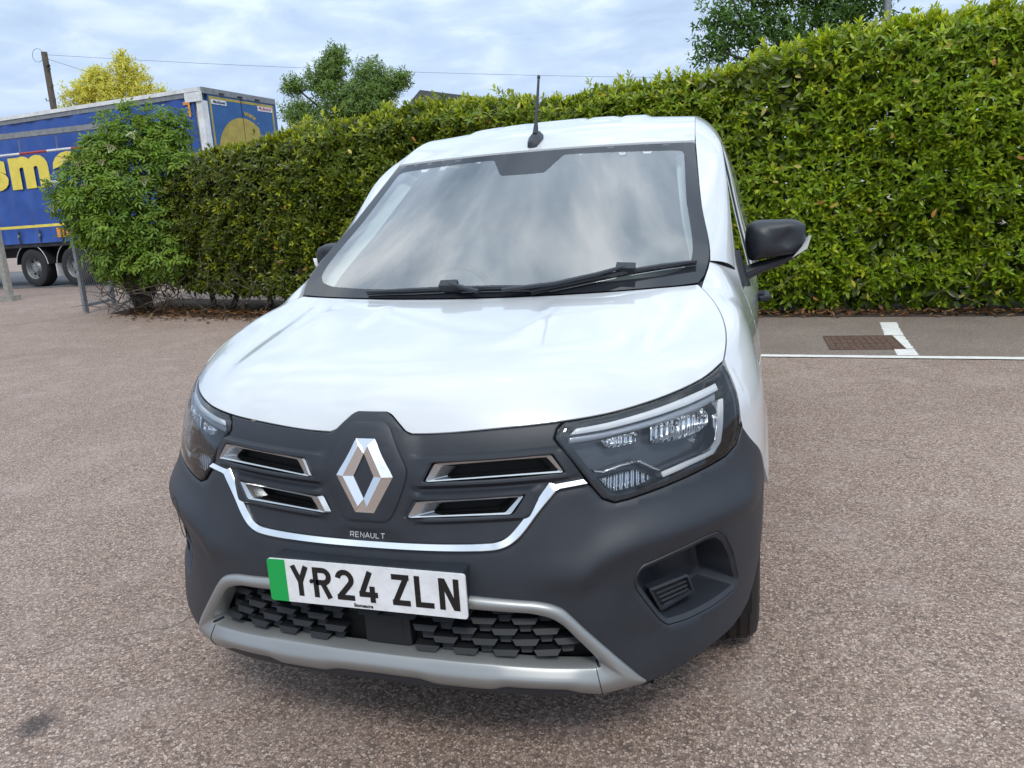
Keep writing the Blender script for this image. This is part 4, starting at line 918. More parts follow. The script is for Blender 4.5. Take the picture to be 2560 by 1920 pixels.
x = N('twig'); x.set(Base_Color=x.ramp(x.noise(14, 5, .7), [(.3, (.05, .038, .028)), (.7, (.17, .135, .10))]), Roughness=.9); M['twig'] = x.m
def unit(a): return a/(np.linalg.norm(a, axis=-1, keepdims=True)+1e-9)
TS = np.array([0, .30, .66, 1.0]); WS_ = np.array([0, .92, .80, 0])
def leaves(name, base, d, nrm, L, Wd, colr, mat, parent, fold=.18, droop=.12, kind='stuff'):
    """one mesh of many folded lance-shaped leaves; base/d/nrm (n,3), L/Wd (n,), colr (n,3)"""
    n = len(base); d = unit(d); s = unit(np.cross(d, nrm)); u = np.cross(s, d)
    L = L[:, None]; Wd = Wd[:, None]; V = np.empty((n, 8, 3), np.float32); k = 0
    for t, w in zip(TS, WS_):
        c_ = base+d*L*t-u*L*droop*t*t
        if w == 0: V[:, k] = c_; k += 1
        else:
            e = s*Wd*.5*w; r_ = u*Wd*fold*w; V[:, k] = c_-e+r_; V[:, k+1] = c_; V[:, k+2] = c_+e+r_; k += 3
    f3 = np.array([[0, 2, 1], [0, 3, 2], [4, 5, 7], [5, 6, 7]]); f4 = np.array([[1, 2, 5, 4], [2, 3, 6, 5]])
    lt = np.concatenate([f3.ravel(), f4.ravel()]); idx = (np.arange(n)[:, None]*8+lt[None]).astype(np.int32).ravel()
    sz = np.array([3, 3, 3, 3, 4, 4]); tot = np.tile(sz, n); st = np.r_[0, np.cumsum(tot)[:-1]].astype(np.int32)
    me = bpy.data.meshes.new(name); me.vertices.add(n*8); me.vertices.foreach_set('co', V.ravel()); me.loops.add(len(idx)); me.loops.foreach_set('vertex_index', idx)
    me.polygons.add(len(tot)); me.polygons.foreach_set('loop_start', st); me.polygons.foreach_set('use_smooth', np.ones(len(tot), bool)); me.update(); me.validate()
    ca = me.color_attributes.new('leaf', 'FLOAT_COLOR', 'POINT'); cc = np.ones((n, 8, 4), np.float32); cc[:, :, :3] = colr[:, None, :]; ca.data.foreach_set('color', cc.ravel())
    me.materials.append(M[mat]); o = bpy.data.objects.new(name, me); COL.objects.link(o)
    if parent is not None: o.parent = parent; o.matrix_parent_inverse = parent.matrix_basis.inverted()
    if kind: o['kind'] = kind
    return o
def basis(a):
    r_ = np.where(np.abs(a[:, 2:3]) < .9, np.array([[0, 0, 1.]]), np.array([[1., 0, 0]])); e1 = unit(np.cross(a, r_)); return e1, np.cross(a, e1)
def shoots(p, axis, k, Lm, Ws, colf, th0=22, th1=85, step=.012):
    """whorls of k leaves round each shoot axis"""
    n = len(p); axis = unit(axis); e1, e2 = basis(axis); B = []; D_ = []; Nn = []; Ls = []; Wv = []; C_ = []
    ph0 = rng.uniform(0, 6.28, n)
    for i in range(k):
        ph = ph0+i*2.4+rng.normal(0, .25, n); th = np.radians(th0+(th1-th0)*i/(k-1)+rng.normal(0, 9, n))[:, None]
        d = axis*np.cos(th)+(e1*np.cos(ph)[:, None]+e2*np.sin(ph)[:, None])*np.sin(th)+np.array([0, 0, .05])
        B.append(p-axis*(i*step)); D_.append(d); Nn.append(axis+np.array([0, 0, .35])+rng.normal(0, .15, (n, 3))); f_ = .62+.38*min(1, i/2.5); Ls.append(Lm*f_*rng.uniform(.8, 1.2, n)); Wv.append(Ls[-1]*Ws*rng.uniform(.85, 1.15, n)); C_.append(colf(n, i/(k-1)))
    return [np.concatenate(q) for q in (B, D_, Nn, Ls, Wv, C_)]
def vnoise(a, b, seed=0):
    r_ = np.random.default_rng(seed); o = np.zeros_like(a)
    for k in range(7):
        f = 1.1*1.45**k; t = r_.uniform(0, 6.28); o += np.sin(f*(a*np.cos(t)+b*np.sin(t))+r_.uniform(0, 6.28))/1.25**k
    return o/3.0
# ---- laurel hedge
HX = [-8.7, -8.0, -7.4, -6, -4.75, -3.9, -2.9, -1.5, -.65, .24, 1.24, 2.0, 3.6, 9.0]; HZ = [2.35, 2.62, 2.76, 2.86, 2.95, 3.02, 3.02, 2.90, 2.98, 3.0, 3.14, 3.28, 3.30, 3.3]
htop = lambda xv: np.interp(xv, HX, HZ)
HEDGE = thing('laurel_hedge', 'tall clipped cherry laurel hedge running along the back of the car park', 'hedge', (0, 9.1, 0))
def lcol(xv, hfrac, n, young):
    """leaf colours: darker olive at the left end, brighter green to the right, lime on young tips"""
    k = np.clip((xv+7)/9, 0, 1)[:, None]; g = np.array([[.100, .130, .016]])*(1-k)+np.array([[.225, .325, .016]])*k
    y = np.array([[.56, .60, .035]]); yy = np.clip(young, 0, 1)[:, None]; c_ = g*(1-yy)+y*yy
    return c_*rng.uniform(.65, 1.35, (n, 1))*rng.uniform(.9, 1.1, (n, 3))
n = 14500; xv = rng.uniform(-8.6, 8.5, n); ht = htop(xv); zf = rng.uniform(0, 1, n); zlo = np.interp(xv, [-8.6, -7.5, -5, -2, 0, 8], [.55, .42, .28, .2, .10, .08]); zv = zlo+(ht-zlo)*zf
bul = vnoise(xv*1.3, zv*1.5, 3); keep = ~((bul < -.62) & (rng.uniform(0, 1, n) < .75)) & ~((xv < -6.2) & (np.abs(zv-2.25+.1*(xv+7)) < .35) & (rng.uniform(0, 1, n) < .55)) & ~((xv < -4) & (zv < .85) & (rng.uniform(0, 1, n) < .25))
xv, zv, ht, bul = xv[keep], zv[keep], ht[keep], bul[keep]; n = len(xv)
rnd = sstep((zv-(ht-.35))/.35); yv = yh(xv)-.02-.20*bul+.34*rnd**2+rng.uniform(-.04, .14, n)+.14*sstep((.45-zv)/.45)
ax_ = np.stack([rng.normal(0, .45, n), -1+.65*rnd+rng.normal(0, .2, n), .45+.9*rnd+rng.normal(0, .3, n)], 1)
yng = (rng.uniform(0, 1, n) < (.20+.6*rnd))*rng.uniform(.25, .9, n)
F1 = shoots(np.stack([xv, yv, zv], 1), ax_, 8, .098, .38, lambda m, f: lcol(xv, 0, m, yng*(1-.75*f)))
# top
n2 = 3800; xt = rng.uniform(-8.5, 8.5, n2); yt = yh(xt)+rng.uniform(.2, 1.5, n2); zt = htop(xt)-.05+.10*vnoise(xt*1.7, yt*2, 5)+rng.uniform(-.06, .05, n2)+(rng.uniform(0, 1, n2) < .12)*rng.uniform(.03, .16, n2)
at_ = np.stack([rng.normal(0, .3, n2), -.35+rng.normal(0, .25, n2), np.ones(n2)], 1); yt2 = rng.uniform(.25, 1.0, n2)*(rng.uniform(0, 1, n2) < .85)
F2 = shoots(np.stack([xt, yt, zt], 1), at_, 8, .10, .36, lambda m, f: lcol(xt, 1, m, yt2*(1-.7*f)), th0=12, th1=80)
# inner and rear mass, its leaf colours darkened as painted shade in the gaps
n3 = 64000; xi = rng.uniform(-8.5, 8.5, n3); zi = np.interp(xi, [-8.6, -7.5, -5, -2, 0, 8], [.5, .4, .3, .25, .12, .12]); zi = zi+(htop(xi)-.12-zi)*rng.uniform(0, 1, n3); yi = yh(xi)+rng.choice([.25, .45, .7, 1.35], n3, p=[.26, .27, .27, .20])+rng.uniform(-.1, .1, n3)
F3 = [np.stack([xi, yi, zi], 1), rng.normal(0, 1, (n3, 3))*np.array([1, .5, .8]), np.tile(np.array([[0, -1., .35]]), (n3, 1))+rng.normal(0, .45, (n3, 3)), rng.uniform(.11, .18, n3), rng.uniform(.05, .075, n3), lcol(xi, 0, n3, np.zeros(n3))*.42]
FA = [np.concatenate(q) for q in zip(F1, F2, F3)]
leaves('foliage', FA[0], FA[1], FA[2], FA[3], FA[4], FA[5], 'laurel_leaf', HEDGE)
# yellowing and brown leaves that stand out, one object each
lm = []
for q, colr in enumerate(((.42, .33, .05), (.36, .17, .05), (.48, .40, .12))):
    o = leaves('fading_leaf', np.zeros((1, 3)), np.array([[0, 0, 1.]]), np.array([[0, -1., .2]]), np.array([.125]), np.array([.052]), np.array([colr]), 'dry_leaf', HEDGE, .15, .25, None); lm.append(o)
spots = [(3.28, 2.62, 1), (2.95, 1.95, 2), (2.35, 1.98, 1), (2.62, 2.55, 2), (1.35, 2.75, 2), (1.55, 2.82, 2), (1.05, 2.45, 2), (.78, 2.42, 0), (1.7, 1.35, 1), (1.75, 1.28, 0), (2.8, 1.1, 1), (2.15, 1.25, 2), (1.45, 1.75, 2), (1.25, 1.78, 0), (1.2, 1.6, 2), (2.05, .35, 0), (2.2, .2, 0), (3.1, .22, 2), (3.45, .25, 0), (1.6, .25, 1), (-6.3, 1.45, 1), (-6.35, 1.25, 1), (-6.1, 1.1, 1), (-6.15, .9, 1), (-5.2, 1.3, 1), (-5.9, 1.75, 1), (-5.3, 1.1, 1), (-4.6, 2.4, 2), (-3.6, 2.55, 1), (-3.4, 2.2, 0), (-2.4, 2.6, 1), (-7.0, 2.3, 1), (-5.6, .8, 1), (-4.4, 1.2, 1), (-2.0, 2.75, 2), (.2, 2.8, 2), (-.9, 2.8, 0), (2.9, 2.9, 2), (3.55, 1.7, 1)]
for i, (a, b, q) in enumerate(spots):
    o = lm[q] if q >= 0 and i == [s_[2] for s_ in spots].index(q) else lm[q].copy()
    if o.name not in COL.objects: COL.objects.link(o)
    o.parent = HEDGE; o.matrix_parent_inverse = HEDGE.matrix_basis.inverted(); o.location = (a, float(yh(a))-.16, b); o.rotation_euler = (random.uniform(-.5, .5), random.uniform(-2.6, 2.6), random.uniform(-.6, .6)); sc_ = random.uniform(.6, .95); o.scale = (sc_,)*3
# stems and twigs
for i in range(26):
    a = -8.3+i*.62+random.uniform(-.15, .15); y0_ = float(yh(a))+.55+random.uniform(-.15, .2); pts = [(a, y0_, float(gz(a, y0_)))]
    for k in range(1, 6): pts.append((pts[-1][0]+random.uniform(-.16, .16), y0_+random.uniform(-.22, .12), .45*k))
    MB().tube(pts, [.055, .045, .038, .03, .022, .012], 7).obj('stem', 'bark', HEDGE)
tw = MB()
for i in range(900):
    a = random.uniform(-9.7, -1.5) if i < 800 else random.uniform(0, 6); b = random.uniform(.15, 2.5) if i < 300 else random.uniform(.1, 1.0)
    p = Vector((a, float(yh(a))+random.uniform(-.02, .4), b)); d_ = Vector((random.uniform(-1, 1), random.uniform(-.9, .3), random.uniform(-.7, .9))).normalized(); l_ = random.uniform(.15, .5)
    tw.tube([p, p+d_*l_*.5+Vector((0, 0, random.uniform(-.04, .04))), p+d_*l_], [.006, .0045, .002], 4, cap=False)
tw.obj('twigs', 'twig', HEDGE)['kind'] = 'stuff'
# ---- leaf litter
n = 5200; xl = np.where(rng.uniform(0, 1, n) < .72, rng.uniform(-9.6, -2.2, n), rng.uniform(-2.2, 7, n)); yl = yh(xl)+np.where(xl < -2, rng.normal(.15, .32, n), rng.normal(.05, .10, n)); yl = np.maximum(yl, yh(xl)-.75+.5*(xl > -2)); zl = gz(xl, yl)+.012+rng.uniform(0, .05, n)*(yl > yh(xl)-.1)
cl = np.array([[.20, .105, .05]])*rng.uniform(.3, 1.5, (n, 1))*rng.uniform(.8, 1.2, (n, 3))
o = leaves('leaf_litter', np.stack([xl, yl, zl], 1), np.stack([rng.normal(0, 1, n), rng.normal(0, 1, n), rng.normal(0, .22, n)], 1), np.stack([rng.normal(0, .35, n), rng.normal(0, .35, n), np.ones(n)], 1), rng.uniform(.05, .11, n), rng.uniform(.02, .045, n), cl, 'dry_leaf', None, .2, -.1)
tag(o, 'brown dead leaves scattered along the foot of the hedge', 'leaf litter')

# ---- elder bush
EC = (-9.45, 9.55)
ELD = thing('elder_bush', 'fresh green elder bush with flat cream flowers at the left end of the hedge', 'bush', (EC[0], EC[1], float(gz(*EC))))
lob = [(-9.45, 9.55, 2.1, 1.0, .75, .85), (-9.05, 9.75, 2.75, .85, .6, .55), (-9.9, 9.3, 2.35, .75, .55, .55), (-9.9, 9.2, 1.75, .65, .5, .45), (-8.9, 9.5, 1.55, .8, .55, .5), (-9.3, 9.8, 3.15, .5, .4, .35), (-8.55, 9.85, 3.0, .45, .4, .32), (-9.7, 9.5, 2.95, .4, .35, .3), (-10.35, 9.0, 2.0, .32, .25, .2), (-9.5, 9.2, 1.3, .7, .5, .35), (-9.15, 9.3, .95, .75, .45, .32), (-8.6, 9.35, 1.05, .6, .4, .35), (-9.7, 9.4, 1.0, .45, .35, .3), (-9.75, 9.75, 3.35, .16, .16, .30), (-9.15, 9.8, 3.5, .16, .16, .28), (-8.75, 9.9, 3.4, .18, .16, .30), (-8.35, 9.95, 3.35, .16, .16, .26), (-8.55, 9.9, 3.1, .3, .3, .3), (-10.1, 9.5, 2.95, .2, .16, .25), (-10.55, 9.0, 2.3, .25, .2, .14), (-10.3, 9.1, 1.55, .28, .22, .16), (-10.2, 9.2, 2.75, .3, .2, .16), (-8.2, 9.6, 2.6, .3, .25, .2), (-9.0, 8.9, 2.2, .3, .2, .2), (-9.9, 8.85, 2.05, .3, .2, .15), (-9.3, 8.85, 1.6, .35, .2, .18)]
lob = [(q[0]+(.36 if q[0] < -9.8 else .10 if q[0] < -9.2 else -.05), q[1], q[2]-(.10 if q[2] > 2.7 else 0), q[3]*.92, q[4], q[5]*.95) for q in lob]
for (a, b, c_, *_r) in lob:
    P0 = Vector((EC[0]+random.uniform(-.15, .15), EC[1]+.15, float(gz(*EC)))); P1 = Vector((a, b, c_)); mid = P0.lerp(P1, .5)+Vector((random.uniform(-.1, .1), .05, .15)); MB().tube([P0, mid, P1], [.035, .025, .012], 7).obj('stem', 'bark', ELD)
pp = []; aa = []
for (a, b, c_, r1_, r2_, r3_) in lob:
    m_ = int((430 if r1_ > .5 else 800)*(r1_*r3_)/.5); q = unit(rng.normal(0, 1, (m_, 3))); rr = rng.uniform(.55, 1.05, (m_, 1))**.6; pp.append(np.array([a, b, c_])+q*rr*np.array([r1_, r2_, r3_])); aa.append(q+np.array([0, -.25, .35])+rng.normal(0, .25, (m_, 3)))
pp = np.vstack(pp); aa = unit(np.vstack(aa)); m_ = len(pp)
e1, e2 = basis(aa); B = []; Dd = []; Nv = []; Lv = []; Wv = []; Cv = []; tip = unit(aa*.35+e1*np.cos(6.28*rng.uniform(0, 1, (m_, 1)))+e2*np.sin(6.28*rng.uniform(0, 1, (m_, 1)))+np.array([0, 0, -.12])); up_ = unit(aa+np.array([0, 0, .8])); sd = unit(np.cross(tip, up_)); base_c = np.array([[.140, .245, .040]])*rng.uniform(.6, 1.35, (m_, 1))+np.array([[.09, .09, .0]])*rng.uniform(0, 1, (m_, 1))
for (s0, t_, an) in ((0, 1.0, 0), (1, .62, 50), (-1, .62, 50), (1, .25, 62), (-1, .25, 62)):
    B.append(pp+tip*.13*t_); Dd.append(tip*math.cos(math.radians(an))+sd*s0*math.sin(math.radians(an))); Nv.append(up_+rng.normal(0, .12, (m_, 3))); Lv.append(rng.uniform(.085, .125, m_)); Wv.append(rng.uniform(.032, .044, m_)); Cv.append(base_c*rng.uniform(.9, 1.1, (m_, 1)))
leaves('foliage', *[np.concatenate(q) for q in (B, Dd, Nv, Lv, Wv, Cv)], 'soft_leaf', ELD)
et = MB()
for i in range(170):
    p = Vector((random.uniform(-10.0, -8.3), random.uniform(9.15, 9.9), random.uniform(.15, 1.1))); d_ = Vector((random.uniform(-1, 1), random.uniform(-.8, .4), random.uniform(-.5, .9))).normalized(); l_ = random.uniform(.3, .8)
    et.tube([p, p+d_*l_*.5+Vector((0, 0, random.uniform(-.08, .08))), p+d_*l_], [.010, .007, .003], 4, cap=False)
et.obj('twigs', 'twig', ELD)['kind'] = 'stuff'
simple('elder_flower', (.74, .70, .50), .8)
fl_ = MB()
for i in range(46):
    a = random.uniform(0, 6.28); r = .085*math.sqrt(random.random()); fl_.lathe([(.0, .0), (.006, .006), (.004, .013)], (r*math.cos(a), r*math.sin(a), .02*math.cos(r*18)+random.uniform(-.006, .006)), 'z', 6)
for k in range(6): fl_.tube([(0, 0, -.09), (.05*math.cos(k), .05*math.sin(k), .005)], .002, 4)
f0 = fl_.obj('flower_head', 'elder_flower', ELD); FS = [(-9.62, 8.95, 2.62), (-9.05, 9.1, 2.86), (-9.2, 9.0, 2.64), (-9.0, 9.05, 2.45), (-9.95, 8.75, 2.36), (-10.12, 8.75, 1.98), (-9.75, 8.8, 2.72), (-8.75, 9.25, 3.05), (-9.4, 8.8, 2.25), (-8.6, 9.2, 2.3)]
for i, p in enumerate(FS):
    o = f0 if i == 0 else f0.copy()
    if i: COL.objects.link(o)
    o.parent = ELD; o.matrix_parent_inverse = ELD.matrix_basis.inverted(); o.location = p; o.rotation_euler = (random.uniform(.2, .6), random.uniform(-.3, .3), random.uniform(0, 6)); o.scale = (random.uniform(.8, 1.2),)*3

# ---- trees
def tree(name, label, base, trunk_top, blobs, leafL, leafW, dens, c0, c1, trunk_r, mat='soft_leaf', k=5, group=None):
    T_ = thing(name, label, 'tree', (base[0], base[1], float(gz(*base))), group); z0 = float(gz(*base)); tr = MB(); tt = Vector(trunk_top); bb = Vector((base[0], base[1], z0))
    tr.tube([bb, bb.lerp(tt, .4)+Vector((.1, 0, 0)), tt], [trunk_r*1.25, trunk_r, trunk_r*.6], 10)
    for (a, b, c_, r1_, r3_) in blobs:
        P1 = Vector((a, b, c_)); mid = tt.lerp(P1, .5)+Vector((0, 0, .15*r3_)); tr.tube([tt-Vector((0, 0, trunk_r)), mid, P1], [trunk_r*.5, trunk_r*.28, trunk_r*.12], 6)
        for q in range(4):
            e = P1+Vector((random.uniform(-1, 1)*r1_, random.uniform(-1, 1)*r1_, random.uniform(-.3, 1)*r3_))*.85; tr.tube([mid.lerp(P1, random.uniform(.3, 1)), (P1+e)/2+Vector((0, 0, .05)), e], [trunk_r*.12, trunk_r*.08, trunk_r*.03], 4)
    tr.obj('trunk', 'bark', T_)
    p_ = []; a_ = []
    for (a, b, c_, r1_, r3_) in blobs:
        m_ = max(8, int(dens*r1_*r3_)); q = unit(rng.normal(0, 1, (m_, 3))); rad = rng.uniform(.25, 1.0, (m_, 1))**.55; lump = 1+.22*np.sin(q[:, :1]*7+a)+.18*np.sin(q[:, 2:]*9+b)
        p_.append(np.array([a, b, c_])+q*rad*lump*np.array([r1_, r1_, r3_])); a_.append(q+rng.normal(0, .4, (m_, 3))+np.array([0, 0, .3]))
    p_ = np.vstack(p_); a_ = np.vstack(a_); m_ = len(p_); mixv = rng.uniform(0, 1, (m_, 1)); cb = np.array([c0])*(1-mixv)+np.array([c1])*mixv
    F_ = shoots(p_, a_, k, leafL, leafW, lambda m, f: cb*rng.uniform(.75, 1.25, (m, 1)), th0=30, th1=100, step=leafL*.2)
    leaves('crown', *F_, mat, T_, .12, .2)
    return T_
B_ = [(-32.97, 34.81, 9.7, 1.2, 1.0), (-31.5, 35.4, 10.1, 1.1, 1.0), (-30.6, 35.4, 9.0, 1.1, .9), (-34.0, 34.4, 9.2, 1.1, .9), (-32.1, 34.9, 8.8, 1.6, 1.2), (-33.2, 34.9, 10.2, .7, .6), (-31.7, 35.2, 10.9, .6, .5), (-29.6, 35.8, 8.5, .8, .7), (-34.9, 34.2, 8.2, .9, .8)]
tree('golden_tree', 'golden yellow leaved tree showing above the lorry trailer', (-32.2, 35.2), (-32.2, 35.1, 6.5), B_, .20, .40, 330, (.72, .66, .12), (.56, .56, .12), .22)
B_ = [(-15.6, 29.2, 8.25, .60, .62), (-16.1, 28.8, 7.3, .85, .75), (-14.2, 29.4, 7.35, .95, .85), (-13.5, 29.5, 6.9, .75, .65), (-17.25, 28.4, 7.2, .55, .5), (-17.0, 28.3, 6.1, .85, .7), (-15.1, 28.9, 6.3, 1.3, 1.1), (-12.95, 29.8, 7.2, .5, .5), (-15.8, 29.0, 7.7, .7, .6), (-14.2, 29.2, 6.3, 1.2, 1.0), (-16.0, 28.9, 5.2, 1.6, 1.1), (-14.0, 29.3, 5.0, 1.5, 1.1)]
tree('ash_tree', 'mid green tree with feathery domed crown above the hedge, right of the lorry', (-15.2, 29.2), (-15.2, 29.2, 5.0), B_, .15, .34, 950, (.12, .20, .045), (.21, .31, .075), .20)
B_ = [(.25, 17.4, 5.5, .6, .45), (.1, 17.2, 4.75, .6, .5), (1.05, 17.7, 5.5, .8, .6), (1.8, 17.8, 5.0, .9, .7), (2.6, 18.1, 5.3, .8, .7), (2.3, 18.1, 5.9, .9, .6), (.75, 17.5, 5.0, .7, .5), (1.3, 17.9, 6.1, .9, .5), (3.3, 18.4, 5.5, .8, .7), (1.8, 17.9, 4.2, 1.3, .8), (.5, 17.6, 4.0, .8, .6), (3.4, 18.4, 6.4, 1.2, .8), (2.0, 18.2, 6.9, 1.4, .8)]
tree('overhanging_tree', 'dark green tree with drooping sprays rising behind the right half of the hedge', (2.0, 18.2), (2.0, 18.2, 3.8), B_, .13, .36, 430, (.07, .15, .032), (.13, .23, .05), .17, k=6)
# ------------------------------------------------------------------ lorry trailer
x = N('curtain_blue'); P = x.obj(); nn = x.noise(2.2, 6, .6); x.set(Base_Color=x.ramp(nn, [(.3, (.013, .055, .25)), (.7, (.024, .085, .34))]), Roughness=.45); x.bump(x.noise(1.4, 4), .25, .05); M['curtain'] = x.m
x = N('curtain_yellow'); nn = x.noise(5, 6, .7); x.set(Base_Color=x.ramp(nn, [(.3, (.66, .52, .07)), (.65, (.80, .66, .10))]), Roughness=.5); M['yellow'] = x.m
x = N('door_blue'); nn = x.noise(3, 7, .7); x.set(Base_Color=x.ramp(nn, [(.3, (.012, .075, .235)), (.7, (.022, .12, .33))]), Roughness=.4); M['door_blue'] = x.m
x = N('grimy_white'); nn = x.noise(4, 7, .7); x.set(Base_Color=x.ramp(nn, [(.3, (.52, .53, .53)), (.65, (.80, .81, .81))]), Roughness=.5); M['grimy_white'] = x.m
x = N('dull_yellow'); nn = x.noise(4, 7, .7); x.set(Base_Color=x.ramp(nn, [(.3, (.30, .23, .045)), (.65, (.48, .37, .07))]), Roughness=.5); M['dull_yellow'] = x.m
x = N('galvanised'); nn = x.noise(12, 6, .7); x.set(Base_Color=x.ramp(nn, [(.3, (.17, .18, .185)), (.7, (.32, .33, .335))]), Roughness=.5, Metallic=.5); M['galv'] = x.m
simple('chassis_black', (.018, .018, .02), .6); simple('amber', (.75, .28, .01), .3); simple('sign_white', (.72, .74, .76), .4); simple('sign_ink', (.03, .04, .10), .5); simple('sign_red', (.40, .05, .05), .5)
th = .10; TC = np.array([-11.14, 14.29, 0.]); TS_ = np.array([-math.cos(th), math.sin(th), 0]); TR_ = np.array([math.sin(th), math.cos(th), 0]); K_ = .88; TZ = lambda z: 1.393+(z-1.393)*K_; G0 = .25
def tp(u, w, z): return TC+TS_*u+TR_*w+np.array([0, 0, z])         # u forward along the side, w across, z up
LOR = thing('lorry_trailer', 'blue curtain sided lorry trailer with big yellow letters on the road', 'lorry', (TC[0]-5, TC[1]+1.8, G0))
def tbox(name, u0, u1, w0_, w1_, z0, z1, mat, par=LOR, smooth=False):
    v = [tp(u, w, z) for u in (u0, u1) for w in (w0_, w1_) for z in (z0, z1)]; return mesh_obj(name, v, [(0, 1, 3, 2), (4, 6, 7, 5), (0, 4, 5, 1), (2, 3, 7, 6), (0, 2, 6, 4), (1, 5, 7, 3)], mat, par, smooth=smooth)
LEN, WID, ZT, ZB = 13.6, 2.56, TZ(5.12), TZ(1.45)
tbox('box_body', .10, LEN, .06, WID, ZB, ZT-.03, 'grimy_white')
# curtain with soft vertical ripples
U = np.linspace(.20, LEN-.1, 150); Z = np.linspace(ZB-.02, TZ(4.95), 26)
def curt(u, z): return .030+.014*np.sin(u*9.7+.8*np.sin(z*2))+.010*np.sin(z*5+u*1.3)+.0+.008*np.sin(u*4.3+z)+.010*np.sin(u*17+2*z)*(1 if z < TZ(1.9) else .35)+(.03*max(0, (TZ(1.75)-z)/.3))
CUR = grid_obj('curtain', [[tp(u, -curt(u, z), z) for u in U] for z in Z], 'curtain', LOR)
tbox('roof_edge', -.02, LEN, -.08, .12, TZ(5.02), ZT, 'grimy_white'); tbox('roof_rail', .02, LEN, -.055, .08, TZ(4.90), TZ(5.02)-.002, 'galv'); tbox('roof_sheet', -.02, LEN, .1, WID, ZT-.03, ZT-.005, 'grimy_white')
yz = TZ(1.93)
grid_obj('stripe', [[tp(u, -curt(u, z)-.006, z) for u in U] for z in (yz-.035, yz+.035)], 'yellow', CUR)
for i in range(26):
    u = (7.75+(i-3)*.93)*K_*1.0
    if not .3 < u < LEN-.2: continue
    b = tbox('strap', u-.025, u+.025, -.085, -.07, TZ(1.40), TZ(1.82), 'chassis_black', CUR); tbox('buckle', u-.035, u+.035, -.11, -.085, TZ(1.62), TZ(1.70), 'galv', b)
for (u0, u1) in ((5.80, 6.09), (5.45, 5.70)): tbox('amber_panel', u0*K_, u1*K_, -.075, -.06, TZ(1.56), TZ(1.84), 'amber', CUR)
for (u0, u1, z0, z1) in ((.34, .56, 4.73, 4.80), (.34, .41, 4.42, 4.73)): tbox('marker_tape', u0*K_, u1*K_, -.062, -.058, TZ(z0), TZ(z1), 'amber', CUR)
# letters: s m e
def letter_obj(ch, u0, u1, zb, xh):
    v, f = text_mesh(ch, 1.0, .055, .004); vx = [p[0] for p in v]; vy = [p[1] for p in v]; s_ = xh/(max(vy)-min(vy)); sx = (u1-u0)/(max(vx)-min(vx))
    return mesh_obj('letter', [tp(u1-(p[0]-min(vx))*sx, -.058-p[2], zb+(p[1]-min(vy))*s_) for p in v], f, 'yellow', CUR, smooth=False)
for ch, u0, u1 in (('s', 7.78, 8.95), ('m', 5.99, 7.66), ('e', 4.50, 5.80)): letter_obj(ch, u0*K_, u1*K_, TZ(3.03), .93*K_)
# rear frame and doors
tbox('corner_post', -.03, .13, -.03, .16, ZB-.3, TZ(4.80), 'grimy_white'); tbox('corner_cap', -.04, .42, -.07, .0, TZ(4.78), TZ(5.03), 'grimy_white'); tbox('corner_post', -.03, .10, WID-.1, WID+.02, ZB-.3, TZ(5.02), 'door_blue')
tbox('rear_header', -.05, .06, .0, WID, TZ(4.98), ZT+.01, 'galv')
for k in range(3): tbox('marker_lamp', -.075, -.05, .55+k*.62, .70+k*.62, TZ(5.0), TZ(5.04), 'chassis_black')
for (w0_, w1_) in ((.17, WID/2-.006), (WID/2+.006, WID-.11)): tbox('rear_door', -.035, .02, w0_, w1_, ZB-.05, TZ(4.975), 'door_blue')
RD_ = bpy.data.objects['rear_door']
def rbox(name, w0_, w1_, z0, z1, mat, d=.004, par=RD_): return tbox(name, -.035-d, -.034, w0_, w1_, z0, z1, mat, par)
rbox('door_border', .21, 2.46, TZ(4.87), TZ(4.935), 'dull_yellow'); rbox('door_border', .21, .265, TZ(1.6), TZ(4.868), 'dull_yellow'); rbox('door_border', 2.40, 2.46, TZ(1.6), TZ(4.868), 'dull_yellow')
def disc(cw, cz, r, a0, a1, mat, name, d, cut=None):
    pts = [(cw+r*math.cos(math.radians(a0+(a1-a0)*i/48)), cz+r*math.sin(math.radians(a0+(a1-a0)*i/48))) for i in range(49)]
    if cut: pts = cut(pts)
    v = [tp(-.035-d, p[0], p[1]) for p in pts]; return mesh_obj(name, v, [tuple(range(len(v)))], mat, RD_, smooth=False)
cw, czc, cr_ = 1.26, TZ(3.42), .93
disc(cw, czc, cr_, 0, 360, 'dull_yellow', 'sun_disc', .006, lambda P_: [(min(p[0], 1.26+.58), p[1]) for p in P_])
rbox('door_seam', WID/2-.006, WID/2+.006, ZB, TZ(4.97), 'chassis_black', .009)
for k, chh in enumerate('www.'):
    an = math.radians(82-k*7.6-(2.2 if chh == '.' else 0)); v, f = text_mesh(chh, .19, .006, .001); r_ = cr_+.13; ex = np.array([math.sin(an), -math.cos(an)]); ey = np.array([math.cos(an), math.sin(an)])
    mesh_obj('door_letter', [tp(-.042-p[2], cw+r_*ey[0]+ex[0]*p[0]+ey[0]*p[1], czc+r_*ey[1]+ex[1]*p[0]+ey[1]*p[1]) for p in v], f, 'dull_yellow', RD_, smooth=False)
